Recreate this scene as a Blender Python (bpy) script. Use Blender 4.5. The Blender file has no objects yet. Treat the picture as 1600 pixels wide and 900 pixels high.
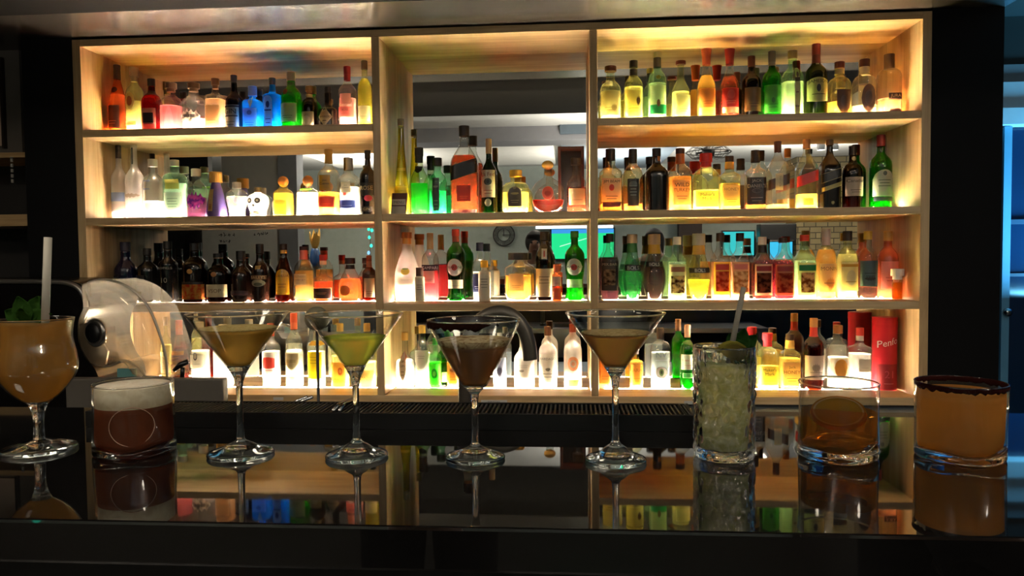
import bpy, bmesh, math, random
from mathutils import Vector, Matrix, noise

PI = math.pi
random.seed(7)
SC = bpy.context.scene
COL = SC.collection

# ------------------------------------------------------------------ camera, world, exposure
ZC = 1.36                       # camera height above the floor
F = 1180.0                      # focal length in pixels of the 1600x900 frame
YAW, PITCH, ROLL = math.radians(4.476), math.radians(2.389), math.radians(-0.5537)
_f = Vector((-math.sin(YAW) * math.cos(PITCH), math.cos(YAW) * math.cos(PITCH), -math.sin(PITCH)))
_r = Vector((math.cos(YAW), math.sin(YAW), 0))
_u = _r.cross(_f)
CR = _r * math.cos(ROLL) + _u * math.sin(ROLL)
CU = -_r * math.sin(ROLL) + _u * math.cos(ROLL)
CF = _f
cam = bpy.data.cameras.new('camera')
cam.sensor_width = 36.0
cam.lens = 36.0 * F / 1600.0
cam.clip_start = 0.02
camo = bpy.data.objects.new('camera', cam)
COL.objects.link(camo)
camo.matrix_world = Matrix(((CR.x, CU.x, -CF.x, 0), (CR.y, CU.y, -CF.y, 0), (CR.z, CU.z, -CF.z, ZC), (0, 0, 0, 1)))
SC.camera = camo
SC.view_settings.view_transform = 'Standard'
SC.view_settings.look = 'None'
SC.view_settings.gamma = 1.0
SC.view_settings.use_curve_mapping = False
SC.view_settings.exposure = 0.38
SC.cycles.max_bounces = 16
SC.cycles.transmission_bounces = 14
SC.cycles.glossy_bounces = 8
SC.cycles.diffuse_bounces = 4
SC.cycles.transparent_max_bounces = 40
SC.cycles.use_denoising = True
SC.cycles.sample_clamp_indirect = 12.0
SC.cycles.caustics_reflective = False
SC.cycles.caustics_refractive = True
SC.cycles.blur_glossy = 0.2
w = bpy.data.worlds.new('night')
SC.world = w
w.use_nodes = True
w.node_tree.nodes['Background'].inputs[0].default_value = (0.35, 0.45, 0.6, 1)
w.node_tree.nodes['Background'].inputs[1].default_value = 0.02

LED_E = 1000.0          # shelf light strips
ROOM_W = 44.0         # each ceiling downlight of the room, watts


def area_light(name, loc, sx, sy, power, col, rot=(0, 0, 0)):
    l = bpy.data.lights.new(name, 'AREA')
    l.shape = 'RECTANGLE'
    l.size, l.size_y = sx, sy
    l.energy = power
    l.color = col
    o = bpy.data.objects.new(name, l)
    o.location = loc
    o.rotation_euler = rot
    COL.objects.link(o)
    return o


for i, (lx, ly) in enumerate(((-3.2, -1.9), (0.0, -1.6), (3.0, -1.9), (-1.6, 0.35), (1.4, 0.35))):
    area_light('ceiling_lamp', (lx, ly, 2.62), 0.5, 0.5, ROOM_W if ly < 0 else ROOM_W * 0.3, (1.0, 0.84, 0.66))
for lx, ly, pw in ((-2.6, -2.4, 55), (0.6, -2.4, 70), (2.8, -2.0, 55), (0.2, -0.3, 16)):
    area_light('added_ceiling_fill', (lx, ly, 2.0), 0.35, 0.35, pw, (1.0, 0.92, 0.82), (PI, 0, 0))  # added fill lamps, out of view, to brighten the ceiling in the mirror
area_light('unseen_blue_lamp', (2.9, 3.95, 1.1), 0.4, 0.6, 42, (0.16, 0.62, 1.0), (PI, 0, 0))  # unseen lamp put in for the blue light on the fascia


# ------------------------------------------------------------------ measuring
def ray(px, py):
    return CF + CR * ((px - 800) / F) + CU * ((450 - py) / F)


def at(px, py, Y):
    d = ray(px, py)
    d = d * (Y / d.y)
    return Vector((d.x, d.y, d.z + ZC))


def atz(px, py, z):
    d = ray(px, py)
    d = d * ((z - ZC) / d.z)
    return Vector((d.x, d.y, z))


def depth(p):
    return (p - Vector((0, 0, ZC))).dot(CF)


# ------------------------------------------------------------------ materials
def lin(c):
    if isinstance(c, str):
        c = c.lstrip('#')
        v = [int(c[i:i + 2], 16) / 255 for i in (0, 2, 4)]
        return tuple(x / 12.92 if x <= 0.04045 else ((x + 0.055) / 1.055) ** 2.4 for x in v)
    return tuple(c)


MC = {}


def newmat(key):
    m = bpy.data.materials.new(key)
    m.use_nodes = True
    m.node_tree.nodes.clear()
    out = m.node_tree.nodes.new('ShaderNodeOutputMaterial')
    MC[key] = m
    return m, m.node_tree, out


def nd(t, kind, **kw):
    n = t.nodes.new('ShaderNode' + kind)
    for k, v in kw.items():
        if k in n.inputs:
            s = n.inputs[k]
            s.default_value = (*v, 1) if isinstance(v, tuple) and len(v) == 3 and s.type == 'RGBA' else v
        else:
            setattr(n, k, v)
    return n


def mixs(t, fac, a, b):
    n = t.nodes.new('ShaderNodeMixShader')
    if isinstance(fac, (int, float)):
        n.inputs[0].default_value = fac
    else:
        t.links.new(fac, n.inputs[0])
    t.links.new(a, n.inputs[1])
    t.links.new(b, n.inputs[2])
    return n.outputs[0]


def mathn(t, op, a, b=None, clamp=False):
    n = t.nodes.new('ShaderNodeMath')
    n.operation = op
    n.use_clamp = clamp
    for i, v in enumerate((a, b)):
        if v is None:
            continue
        if isinstance(v, (int, float)):
            n.inputs[i].default_value = v
        else:
            t.links.new(v, n.inputs[i])
    return n.outputs[0]


def plain(c, rough=0.5, metal=0.0, key=None, noise_amt=0.06, spec=0.5, ior=1.5):
    c = lin(c)
    key = key or 'plain_%02x%02x%02x_%d_%d_%d' % (*[int(x * 255) for x in c], rough * 100, metal * 100, spec * 100)
    if key in MC:
        return MC[key]
    m, t, out = newmat(key)
    p = nd(t, 'BsdfPrincipled', Roughness=rough, Metallic=metal)
    p.inputs['Specular IOR Level'].default_value = spec
    p.inputs['IOR'].default_value = ior
    tc = nd(t, 'TexCoord')
    nz = nd(t, 'TexNoise', Scale=14.0, Detail=3.0)
    t.links.new(tc.outputs['Object'], nz.inputs['Vector'])
    rp = nd(t, 'ValToRGB')
    rp.color_ramp.elements[0].color = (*[x * (1 - noise_amt * 2) for x in c], 1)
    rp.color_ramp.elements[1].color = (*[min(1, x * (1 + noise_amt)) for x in c], 1)
    t.links.new(nz.outputs['Fac'], rp.inputs[0])
    t.links.new(rp.outputs[0], p.inputs['Base Color'])
    t.links.new(p.outputs[0], out.inputs[0])
    return m


def emit(c, s, key=None):
    c = lin(c)
    key = key or 'light_%02x%02x%02x_%d' % (*[int(x * 255) for x in c], s * 100)
    if key in MC:
        return MC[key]
    m, t, out = newmat(key)
    e = nd(t, 'Emission', Color=c, Strength=s)
    t.links.new(e.outputs[0], out.inputs[0])
    return m


def wood(key, vert, c1, c2, c3, rough=0.42):
    if key in MC:
        return MC[key]
    m, t, out = newmat(key)
    tc = nd(t, 'TexCoord')
    mp = nd(t, 'Mapping')
    mp.inputs['Scale'].default_value = (9, 9, 0.7) if vert else (0.7, 9, 9)
    t.links.new(tc.outputs['Object'], mp.inputs[0])
    n1 = nd(t, 'TexNoise', Scale=2.2, Detail=6.0, Roughness=0.6, Distortion=0.5)
    t.links.new(mp.outputs[0], n1.inputs['Vector'])
    rp = nd(t, 'ValToRGB')
    e = rp.color_ramp.elements
    e[0].position, e[1].position = 0.3, 0.72
    e[0].color, e[1].color = (*lin(c1), 1), (*lin(c3), 1)
    x = rp.color_ramp.elements.new(0.5)
    x.color = (*lin(c2), 1)
    t.links.new(n1.outputs['Fac'], rp.inputs[0])
    mp2 = nd(t, 'Mapping')
    mp2.inputs['Scale'].default_value = (60, 60, 1.6) if vert else (1.6, 60, 60)
    t.links.new(tc.outputs['Object'], mp2.inputs[0])
    n2 = nd(t, 'TexNoise', Scale=3.0, Detail=3.0)
    t.links.new(mp2.outputs[0], n2.inputs['Vector'])
    mx = nd(t, 'MixRGB', blend_type='MULTIPLY', Fac=0.28)
    t.links.new(rp.outputs[0], mx.inputs[1])
    t.links.new(n2.outputs['Fac'], mx.inputs[2])
    p = nd(t, 'BsdfPrincipled', Roughness=rough)
    t.links.new(mx.outputs[0], p.inputs['Base Color'])
    bp = nd(t, 'Bump', Strength=0.08, Distance=0.002)
    t.links.new(n2.outputs['Fac'], bp.inputs['Height'])
    t.links.new(bp.outputs[0], p.inputs['Normal'])
    t.links.new(p.outputs[0], out.inputs[0])
    return m


def facing(t, power):
    lw = nd(t, 'LayerWeight', Blend=0.5)
    return mathn(t, 'POWER', lw.outputs['Facing'], power)


def thin_glass(key, tint, glow=0.0, rough=0.02, edge=0.45, refl=0.65):
    """a bottle's wall: tinted see-through sheet, mirror-like towards its edges, GLOW = share that scatters"""
    if key in MC:
        return MC[key]
    m, t, out = newmat(key)
    tint = lin(tint)
    dark = tuple(x * edge for x in tint)
    mc = nd(t, 'MixRGB')
    mc.inputs[1].default_value = (*tint, 1)
    mc.inputs[2].default_value = (*dark, 1)
    t.links.new(facing(t, 2.5), mc.inputs[0])
    tr = nd(t, 'BsdfTransparent')
    t.links.new(mc.outputs[0], tr.inputs[0])
    s = tr.outputs[0]
    if glow > 0:
        tl = nd(t, 'BsdfTranslucent', Color=tint)
        s = mixs(t, glow, s, tl.outputs[0])
    gl = nd(t, 'BsdfGlossy', Roughness=rough, Color=(1.0, 1.0, 1.0))
    fac = mathn(t, 'MULTIPLY_ADD', facing(t, 4.0), refl)
    fac.node.inputs[2].default_value = 0.035
    s = mixs(t, fac, s, gl.outputs[0])
    t.links.new(s, out.inputs[0])
    return m


def liquid(c, body=0.45, key=None):
    """a drink in a bottle: clear, tinted, partly scattering so it glows over the light strip"""
    c = tuple(x ** 0.9 for x in lin(c))
    key = key or 'liquid_%02x%02x%02x_%d' % (*[int(x * 255) for x in c], body * 100)
    if key in MC:
        return MC[key]
    m, t, out = newmat(key)
    tr = nd(t, 'BsdfTransparent', Color=tuple(x ** 0.75 for x in c))
    tl = nd(t, 'BsdfTranslucent', Color=c)
    rf = nd(t, 'BsdfRefraction', Color=tuple(x ** 0.7 for x in c), IOR=1.25, Roughness=0.03)
    s = mixs(t, body, tr.outputs[0], tl.outputs[0])
    s = mixs(t, 0.3, s, rf.outputs[0])
    t.links.new(s, out.inputs[0])
    return m


def drink(c, key=None, trans=0.85, rough=0.45, clear=0.72):
    """a cloudy cocktail: part scatters, part lets light on through in a blur"""
    c = lin(c)
    key = key or 'drink_%02x%02x%02x' % tuple(int(x * 255) for x in c)
    if key in MC:
        return MC[key]
    m, t, out = newmat(key)
    tl = nd(t, 'BsdfTranslucent', Color=c)
    df = nd(t, 'BsdfDiffuse', Color=c)
    s = mixs(t, trans, df.outputs[0], tl.outputs[0])
    if clear > 0:
        rf = nd(t, 'BsdfRefraction', Color=tuple(x ** .75 for x in c), IOR=1.06, Roughness=rough)
        s = mixs(t, clear, s, rf.outputs[0])
    t.links.new(s, out.inputs[0])
    return m


def glass(key='clear_glass', c=(1, 1, 1), ior=1.47, rough=0.0):
    if key in MC:
        return MC[key]
    m, t, out = newmat(key)
    g = nd(t, 'BsdfGlass', Color=tuple(c), IOR=ior, Roughness=rough)
    t.links.new(g.outputs[0], out.inputs[0])
    return m


def paper(c, trans=0.4):
    c = lin(c)
    key = 'paper_%02x%02x%02x_%d' % (*[int(x * 255) for x in c], trans * 100)
    if key in MC:
        return MC[key]
    m, t, out = newmat(key)
    df = nd(t, 'BsdfDiffuse', Color=c)
    tl = nd(t, 'BsdfTranslucent', Color=c)
    s = mixs(t, trans, df.outputs[0], tl.outputs[0])
    gl = nd(t, 'BsdfGlossy', Roughness=0.35, Color=(1.0, 1.0, 1.0))
    s = mixs(t, 0.04, s, gl.outputs[0])
    t.links.new(s, out.inputs[0])
    return m


def picture(c1, c2, trans=0.4, scale=55.0):
    a, b = lin(c1), lin(c2)
    key = 'picture_%s_%s' % (c1.lstrip('#'), c2.lstrip('#'))
    if key in MC:
        return MC[key]
    m, t, out = newmat(key)
    tc = nd(t, 'TexCoord')
    nz = nd(t, 'TexNoise', Scale=scale, Detail=2.0)
    t.links.new(tc.outputs['Object'], nz.inputs['Vector'])
    rp = nd(t, 'ValToRGB')
    rp.color_ramp.elements[0].position, rp.color_ramp.elements[1].position = 0.38, 0.62
    rp.color_ramp.elements[0].color, rp.color_ramp.elements[1].color = (*a, 1), (*b, 1)
    t.links.new(nz.outputs['Fac'], rp.inputs[0])
    df, tl = nd(t, 'BsdfDiffuse'), nd(t, 'BsdfTranslucent')
    t.links.new(rp.outputs[0], df.inputs[0])
    t.links.new(rp.outputs[0], tl.inputs[0])
    t.links.new(mixs(t, trans, df.outputs[0], tl.outputs[0]), out.inputs[0])
    return m


def getmat(c):
    if isinstance(c, bpy.types.Material):
        return c
    if c.startswith('pic:'):
        return picture(*c[4:].split(','))
    if c.startswith('dull:'):
        return plain(c[5:], 0.5)
    if c.startswith('metal:'):
        return plain(c[6:], 0.3, 1.0)
    return paper(c)


OAK_H = wood('oak_along', False, '#b08c5c', '#d2b07e', '#e5c898')
OAK_V = wood('oak_upright', True, '#b08c5c', '#d2b07e', '#e5c898')
BLACK = plain('#0b0b0b', 0.5, key='black_paint')
STEEL = plain('#9aa0a6', 0.28, 1.0, key='brushed_steel')
CHROME = plain('#c8c8c8', 0.1, 1.0, key='chrome')
CLEAR = glass()


# ------------------------------------------------------------------ objects
def link(name, me, mats, parent=None, loc=None):
    o = bpy.data.objects.new(name, me)
    COL.objects.link(o)
    for m in (mats if isinstance(mats, (list, tuple)) else [mats]):
        me.materials.append(m)
    if parent is not None:
        o.parent = parent
    if loc is not None:
        o.location = loc
    return o


def mesh(name, v, f, mats, parent=None, loc=None, smooth=True, mi=None):
    me = bpy.data.meshes.new(name)
    me.from_pydata([tuple(x) for x in v], [], f)
    if smooth:
        me.polygons.foreach_set('use_smooth', [True] * len(f))
    if mi:
        me.polygons.foreach_set('material_index', mi)
    me.update()
    return link(name, me, mats, parent, loc)


def tag(o, label, cat, group=None):
    o['label'], o['category'] = label, cat
    if group:
        o['group'] = group
    return o


def thing(name, label, cat, loc=(0, 0, 0), rz=0.0, group=None):
    o = bpy.data.objects.new(name, None)
    o.empty_display_size = 0.02
    COL.objects.link(o)
    o.location = loc
    o.rotation_euler = (0, 0, rz)
    return tag(o, label, cat, group)


def struct(o):
    o['kind'] = 'structure'
    return o


def box(name, x0, x1, y0, y1, z0, z1, m, parent=None, bev=0.0, loc=None):
    bm = bmesh.new()
    bmesh.ops.create_cube(bm, size=1.0)
    for v in bm.verts:
        v.co = ((x0 + x1) / 2 + v.co.x * (x1 - x0), (y0 + y1) / 2 + v.co.y * (y1 - y0), (z0 + z1) / 2 + v.co.z * (z1 - z0))
    if bev:
        bmesh.ops.bevel(bm, geom=bm.edges[:], offset=bev, segments=2, profile=0.6, affect='EDGES')
    me = bpy.data.meshes.new(name)
    bm.to_mesh(me)
    bm.free()
    return link(name, me, m, parent, loc)


def boxes(name, lst, m, parent=None, loc=None):
    v, f = [], []
    for x0, x1, y0, y1, z0, z1 in lst:
        b = len(v)
        v += [(x, y, z) for x in (x0, x1) for y in (y0, y1) for z in (z0, z1)]
        f += [tuple(b + i for i in q) for q in ((0, 1, 3, 2), (4, 6, 7, 5), (0, 4, 5, 1), (2, 3, 7, 6), (0, 2, 6, 4), (1, 5, 7, 3))]
    return mesh(name, v, f, m, parent, loc, smooth=False)


def lathe(name, prof, m, parent=None, loc=None, seg=56, closed=False, fn=None, smooth=True):
    """revolve (r, z) points; r = 0 makes a pole; CLOSED joins last to first"""
    v, f, rows = [], [], []
    for r, z in prof:
        if r <= 1e-7:
            rows.append([len(v)])
            v.append(Vector((0, 0, z)))
        else:
            rows.append(list(range(len(v), len(v) + seg)))
            for i in range(seg):
                a = 2 * PI * i / seg
                p = Vector((r * math.cos(a), r * math.sin(a), z))
                v.append(fn(p, a, r, z) if fn else p)
    pairs = list(zip(rows, rows[1:])) + ([(rows[-1], rows[0])] if closed else [])
    for a, b in pairs:
        for i in range(seg):
            j = (i + 1) % seg
            if len(a) == 1 and len(b) == 1:
                continue
            if len(a) == 1:
                f.append((a[0], b[j], b[i]))
            elif len(b) == 1:
                f.append((a[i], a[j], b[0]))
            else:
                f.append((a[i], a[j], b[j], b[i]))
    return mesh(name, v, f, m, parent, loc, smooth)


def tube(name, pts, rad, m, parent=None, loc=None, seg=14, caps=True):
    pts = [Vector(p) for p in pts]
    rads = rad if isinstance(rad, (list, tuple)) else [rad] * len(pts)
    v, f = [], []
    up = None
    for i, p in enumerate(pts):
        d = (pts[min(i + 1, len(pts) - 1)] - pts[max(i - 1, 0)]).normalized()
        if up is None:
            up = d.orthogonal().normalized()
        up = (up - d * up.dot(d)).normalized()
        s = d.cross(up)
        for k in range(seg):
            a = 2 * PI * k / seg
            v.append(p + (up * math.cos(a) + s * math.sin(a)) * rads[i])
    for i in range(len(pts) - 1):
        for k in range(seg):
            j = (k + 1) % seg
            f.append((i * seg + k, i * seg + j, (i + 1) * seg + j, (i + 1) * seg + k))
    if caps:
        f.append(tuple(range(seg))[::-1])
        f.append(tuple((len(pts) - 1) * seg + k for k in range(seg)))
    return mesh(name, v, f, m, parent, loc)


def prism(name, outline, y0, y1, m, parent=None, loc=None, smooth=False):
    """an outline in x, z given depth from y0 to y1"""
    n = len(outline)
    v = [(x, y0, z) for x, z in outline] + [(x, y1, z) for x, z in outline]
    f = [tuple(range(n)), tuple(range(n, 2 * n))[::-1]] + [(i, i + n, (i + 1) % n + n, (i + 1) % n) for i in range(n)]
    o = mesh(name, v, f, m, parent, loc, smooth)
    bm = bmesh.new()
    bm.from_mesh(o.data)
    bmesh.ops.recalc_face_normals(bm, faces=bm.faces)
    bm.to_mesh(o.data)
    bm.free()
    return o


def spline(pts, n):
    """Catmull-Rom through 2-D or 3-D points"""
    pts = [Vector(p) for p in pts]
    out = []
    for i in range(len(pts) - 1):
        p0, p1, p2, p3 = pts[max(i - 1, 0)], pts[i], pts[i + 1], pts[min(i + 2, len(pts) - 1)]
        for k in range(n):
            t = k / n
            out.append(0.5 * ((2 * p1) + (p2 - p0) * t + (2 * p0 - 5 * p1 + 4 * p2 - p3) * t * t + (3 * p1 - p0 - 3 * p2 + p3) * t ** 3))
    out.append(pts[-1])
    return out


TXT = {}


def text_geo(s):
    """flat outline of a written word: vertices (x, z) about 0 with height 1, faces, width"""
    if s in TXT:
        return TXT[s]
    cu = bpy.data.curves.new('lettering', 'FONT')
    cu.body = s
    cu.resolution_u = 2
    cu.align_x = 'CENTER'
    o = bpy.data.objects.new('lettering', cu)
    COL.objects.link(o)
    bpy.context.view_layer.update()
    dg = bpy.context.evaluated_depsgraph_get()
    me = bpy.data.meshes.new_from_object(o.evaluated_get(dg))
    vs = [(p.co.x, p.co.y) for p in me.vertices]
    fs = [tuple(p.vertices) for p in me.polygons]
    bpy.data.objects.remove(o)
    bpy.data.meshes.remove(me)
    bpy.data.curves.remove(cu)
    x0, x1 = min(a for a, b in vs), max(a for a, b in vs)
    y0, y1 = min(b for a, b in vs), max(b for a, b in vs)
    h = (y1 - y0) or 1
    vs = [((a - (x0 + x1) / 2) / h, (b - (y0 + y1) / 2) / h) for a, b in vs]
    TXT[s] = (vs, fs, (x1 - x0) / h)
    return TXT[s]


# ------------------------------------------------------------------ the setting
Y0 = 3.05                       # front of the back-bar shelving
YM = Y0 + 0.325                 # its mirror
BAR = ZC - 0.233
S1, S2, S3, S4 = ZC + 0.548, ZC + 0.1795, ZC - 0.1893, ZC - 0.5676   # shelf tops
TH = 0.031
XL, XR, XLO, XRO = -2.0425, 1.352, -2.0776, 1.386
D1a, D1b, D2a, D2b = -0.802, -0.769, 0.078, 0.1095
TOPI, TOPO = ZC + 0.895, ZC + 0.924
CEIL = 2.66
RX0, RX1, RY0 = -6.0, 5.2, -4.2
xp = at(40, 270, Y0).x          # outer side of the dark pillar on the juicer's side
xw = at(1565, 300, Y0).x        # end of the dark wall on the doorway's side

GREYWALL = plain('#8f978f', 0.8, key='grey_green_wall')
DARKWALL = plain('#17171a', 0.75, key='dark_wall')
WHITEWALL = plain('#b9b6ae', 0.7, key='white_wall')
struct(box('floor', RX0, RX1, RY0, 7.0, -0.05, 0.0, plain('#2a2624', 0.35, key='dark_tiles')))
struct(box('ceiling', RX0, RX1, RY0, 7.0, CEIL, CEIL + 0.05, plain('#b4b4b0', 0.8, key='ceiling_paint')))
struct(box('wall_front', RX0, RX1, RY0 - 0.1, RY0, 0, CEIL, GREYWALL))
struct(box('wall_left', RX0 - 0.1, RX0, RY0, 7.0, 0, CEIL, DARKWALL))
struct(box('wall_right', RX1, RX1 + 0.1, RY0, 7.0, 0, CEIL, plain('#41423f', 0.8, key='far_side_wall')))
struct(box('wall_back', RX0, xw, Y0 + 0.36, Y0 + 0.46, 0, CEIL, DARKWALL))
struct(box('wall_back_pillar', xp, XLO - 0.001, Y0, Y0 + 0.36, 0, CEIL, plain('#0b0b0c', 0.5, key='black_panel', spec=.25)))
struct(box('wall_back_end', XRO + 0.001, xw, Y0, Y0 + 0.36, 0, CEIL, plain('#080809', 0.7, key='matt_black_panel', spec=.15)))
# dropped soffit over the working side of the bar
struct(box('ceiling_soffit', RX0, xw, 2.74, Y0 + 0.359, TOPO + 0.006, CEIL, plain('#3a3530', 0.26, 0.0, key='satin_soffit', spec=1.0, ior=2.2)))
struct(box('ceiling_soffit_edge', RX0, xw, 1.78, 2.739, TOPO + 0.004, CEIL, plain('#121110', 0.85, key='matt_soffit', spec=0.1)))
# stepped beams of the room's ceiling and its pale panels
struct(box('ceiling_beam', RX0, 2.2, -1.25, -0.85, CEIL - 0.14, CEIL, plain('#77777a', 0.8, key='beam_grey')))
struct(box('ceiling_panel', -3.2, -0.2, -3.6, -1.7, CEIL - 0.05, CEIL, plain('#d8d6cf', 0.7, key='panel_white')))
struct(box('ceiling_recess', -0.1, 1.2, -3.9, -0.8, CEIL - 0.09, CEIL, plain('#4c5862', 0.7, key='panel_blue')))
# white partition and its grey column, seen in the mirror
pl, pm, pr = at(347, 300, 8.0).x, at(437, 300, 8.0).x, at(466, 300, 8.0).x
YP = 2 * YM - 8.0
struct(box('wall_partition', pl, pm, YP - 0.12, YP, 0, CEIL, WHITEWALL))
struct(box('column_grey', pm, pr, YP - 0.16, YP + 0.04, 0, CEIL, plain('#84868a', 0.7, key='column_paint')))
struct(box('wall_recess', -5.9, pl - 0.25, YP - 0.3, YP - 0.2, 0, CEIL, plain('#060606', 0.8, key='dark_recess')))
# stone pier on the far wall
sm, t_, o_ = newmat('stone_blocks')
tc_ = nd(t_, 'TexCoord')
br = nd(t_, 'TexBrick', Scale=3.2)
br.inputs['Color1'].default_value = (*lin('#8a7c58'), 1)
br.inputs['Color2'].default_value = (*lin('#6e6346'), 1)
br.inputs['Mortar'].default_value = (*lin('#3a3426'), 1)
mp_ = nd(t_, 'Mapping')
mp_.inputs['Rotation'].default_value = (PI / 2, 0, 0)
t_.links.new(tc_.outputs['Object'], mp_.inputs[0])
t_.links.new(mp_.outputs[0], br.inputs['Vector'])
pb_ = nd(t_, 'BsdfPrincipled', Roughness=0.8)
t_.links.new(br.outputs['Color'], pb_.inputs['Base Color'])
t_.links.new(pb_.outputs[0], o_.inputs[0])
struct(box('wall_front_stone', at(1246, 370, 10.4).x, at(1345, 370, 10.4).x, RY0 + 0.01, RY0 + 0.5, 0, CEIL, sm))
struct(box('wall_front_brown', at(1062, 370, 10.7).x, at(1098, 370, 10.7).x, RY0 + 0.005, RY0 + 0.2, 0, CEIL, plain('#2e2019', 0.7, key='brown_panel')))

# ---- back-bar shelving unit with mirror
unit = thing('back_bar_unit', 'wide oak back bar shelving in three bays with a mirror behind the bottles', 'shelf unit', (0, 0, 0))
box('side_panel', XLO, XL, Y0, YM, S4 - TH, TOPO, OAK_V, unit, 0.0015)
box('side_panel', XR, XRO, Y0, YM, S4 - TH, TOPO, OAK_V, unit, 0.0015)
box('top_panel', XL, XR, Y0, YM, TOPI, TOPO, OAK_H, unit, 0.0015)
box('divider', D1a, D1b, Y0 - 0.002, YM, S4, TOPI, OAK_V, unit, 0.004)
box('divider', D2a, D2b, Y0 - 0.002, YM, S4, TOPI, OAK_V, unit, 0.004)
for z, bays in ((S1, ((XL, D1a), (D2b, XR))), (S2, ((XL, D1a), (D1b, D2a), (D2b, XR))), (S3, ((XL, D1a), (D1b, D2a), (D2b, XR)))):
    for a, b in bays:
        box('shelf_board', a, b, Y0, YM, z - TH, z, OAK_H, unit, 0.0025)
box('base_board', XL, XR, Y0 - 0.002, YM, S4 - TH, S4, OAK_H, unit, 0.0025)
mm, t_, o_ = newmat('silvered_mirror')
g_ = nd(t_, 'BsdfGlossy', Roughness=0.0, Color=(0.86, 0.88, 0.86))
t_.links.new(g_.outputs[0], o_.inputs[0])
box('mirror', XLO + 0.005, XRO - 0.005, YM + 0.0005, YM + 0.008, S4 - TH, TOPO, mm, unit)

# ---- light strips let into the shelves, under the bottles
LEDM = {}
BAYN = {0: 'bay beside the juicer', 1: 'middle bay', 2: 'bay beside the dark wall'}
ROWN = {1: 'top', 2: 'second', 3: 'third', 4: 'lowest'}
for row, bay, k in ((1, 0, 1.2), (1, 2, 1.1), (2, 0, 1.0), (2, 1, 0.85), (2, 2, 0.85), (3, 0, 0.36), (3, 1, 0.65), (3, 2, 0.55), (4, 0, 1.15), (4, 1, 1.15), (4, 2, 0.85)):
    z = (0, S1, S2, S3, S4)[row]
    a, b = ((XL, D1a), (D1b, D2a), (D2b, XR))[bay]
    e = 0.012 if bay == 1 else 0.03
    c = ((1.0, 0.81, 0.61), (1.0, 0.82, 0.6), (1.0, 0.79, 0.5))[bay] if row < 4 else (1.0, 0.85, 0.64)
    o = thing('light_strip', 'strip', 'light strip', ((a + b) / 2, Y0 + 0.169, z), 0, 'light strips in the shelves')
    hw = (b - a) / 2 - e
    box('diffuser', -hw, hw, -0.007, 0.007, 0.0002, 0.0009, emit(c, LED_E * k), o)
    boxes('channel_edge', [(-hw, hw, -0.0085, -0.0072, 0.0001, 0.0022), (-hw, hw, 0.0072, 0.0085, 0.0001, 0.0022)], plain('#b0aca4', 0.5), o)
    tag(o, 'glowing warm light strip under the bottles on the %s shelf, %s' % (ROWN[row], BAYN[bay]), 'light strip', 'light strips in the shelves')

# ------------------------------------------------------------------ bottles
YB = Y0 + 0.188
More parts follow.
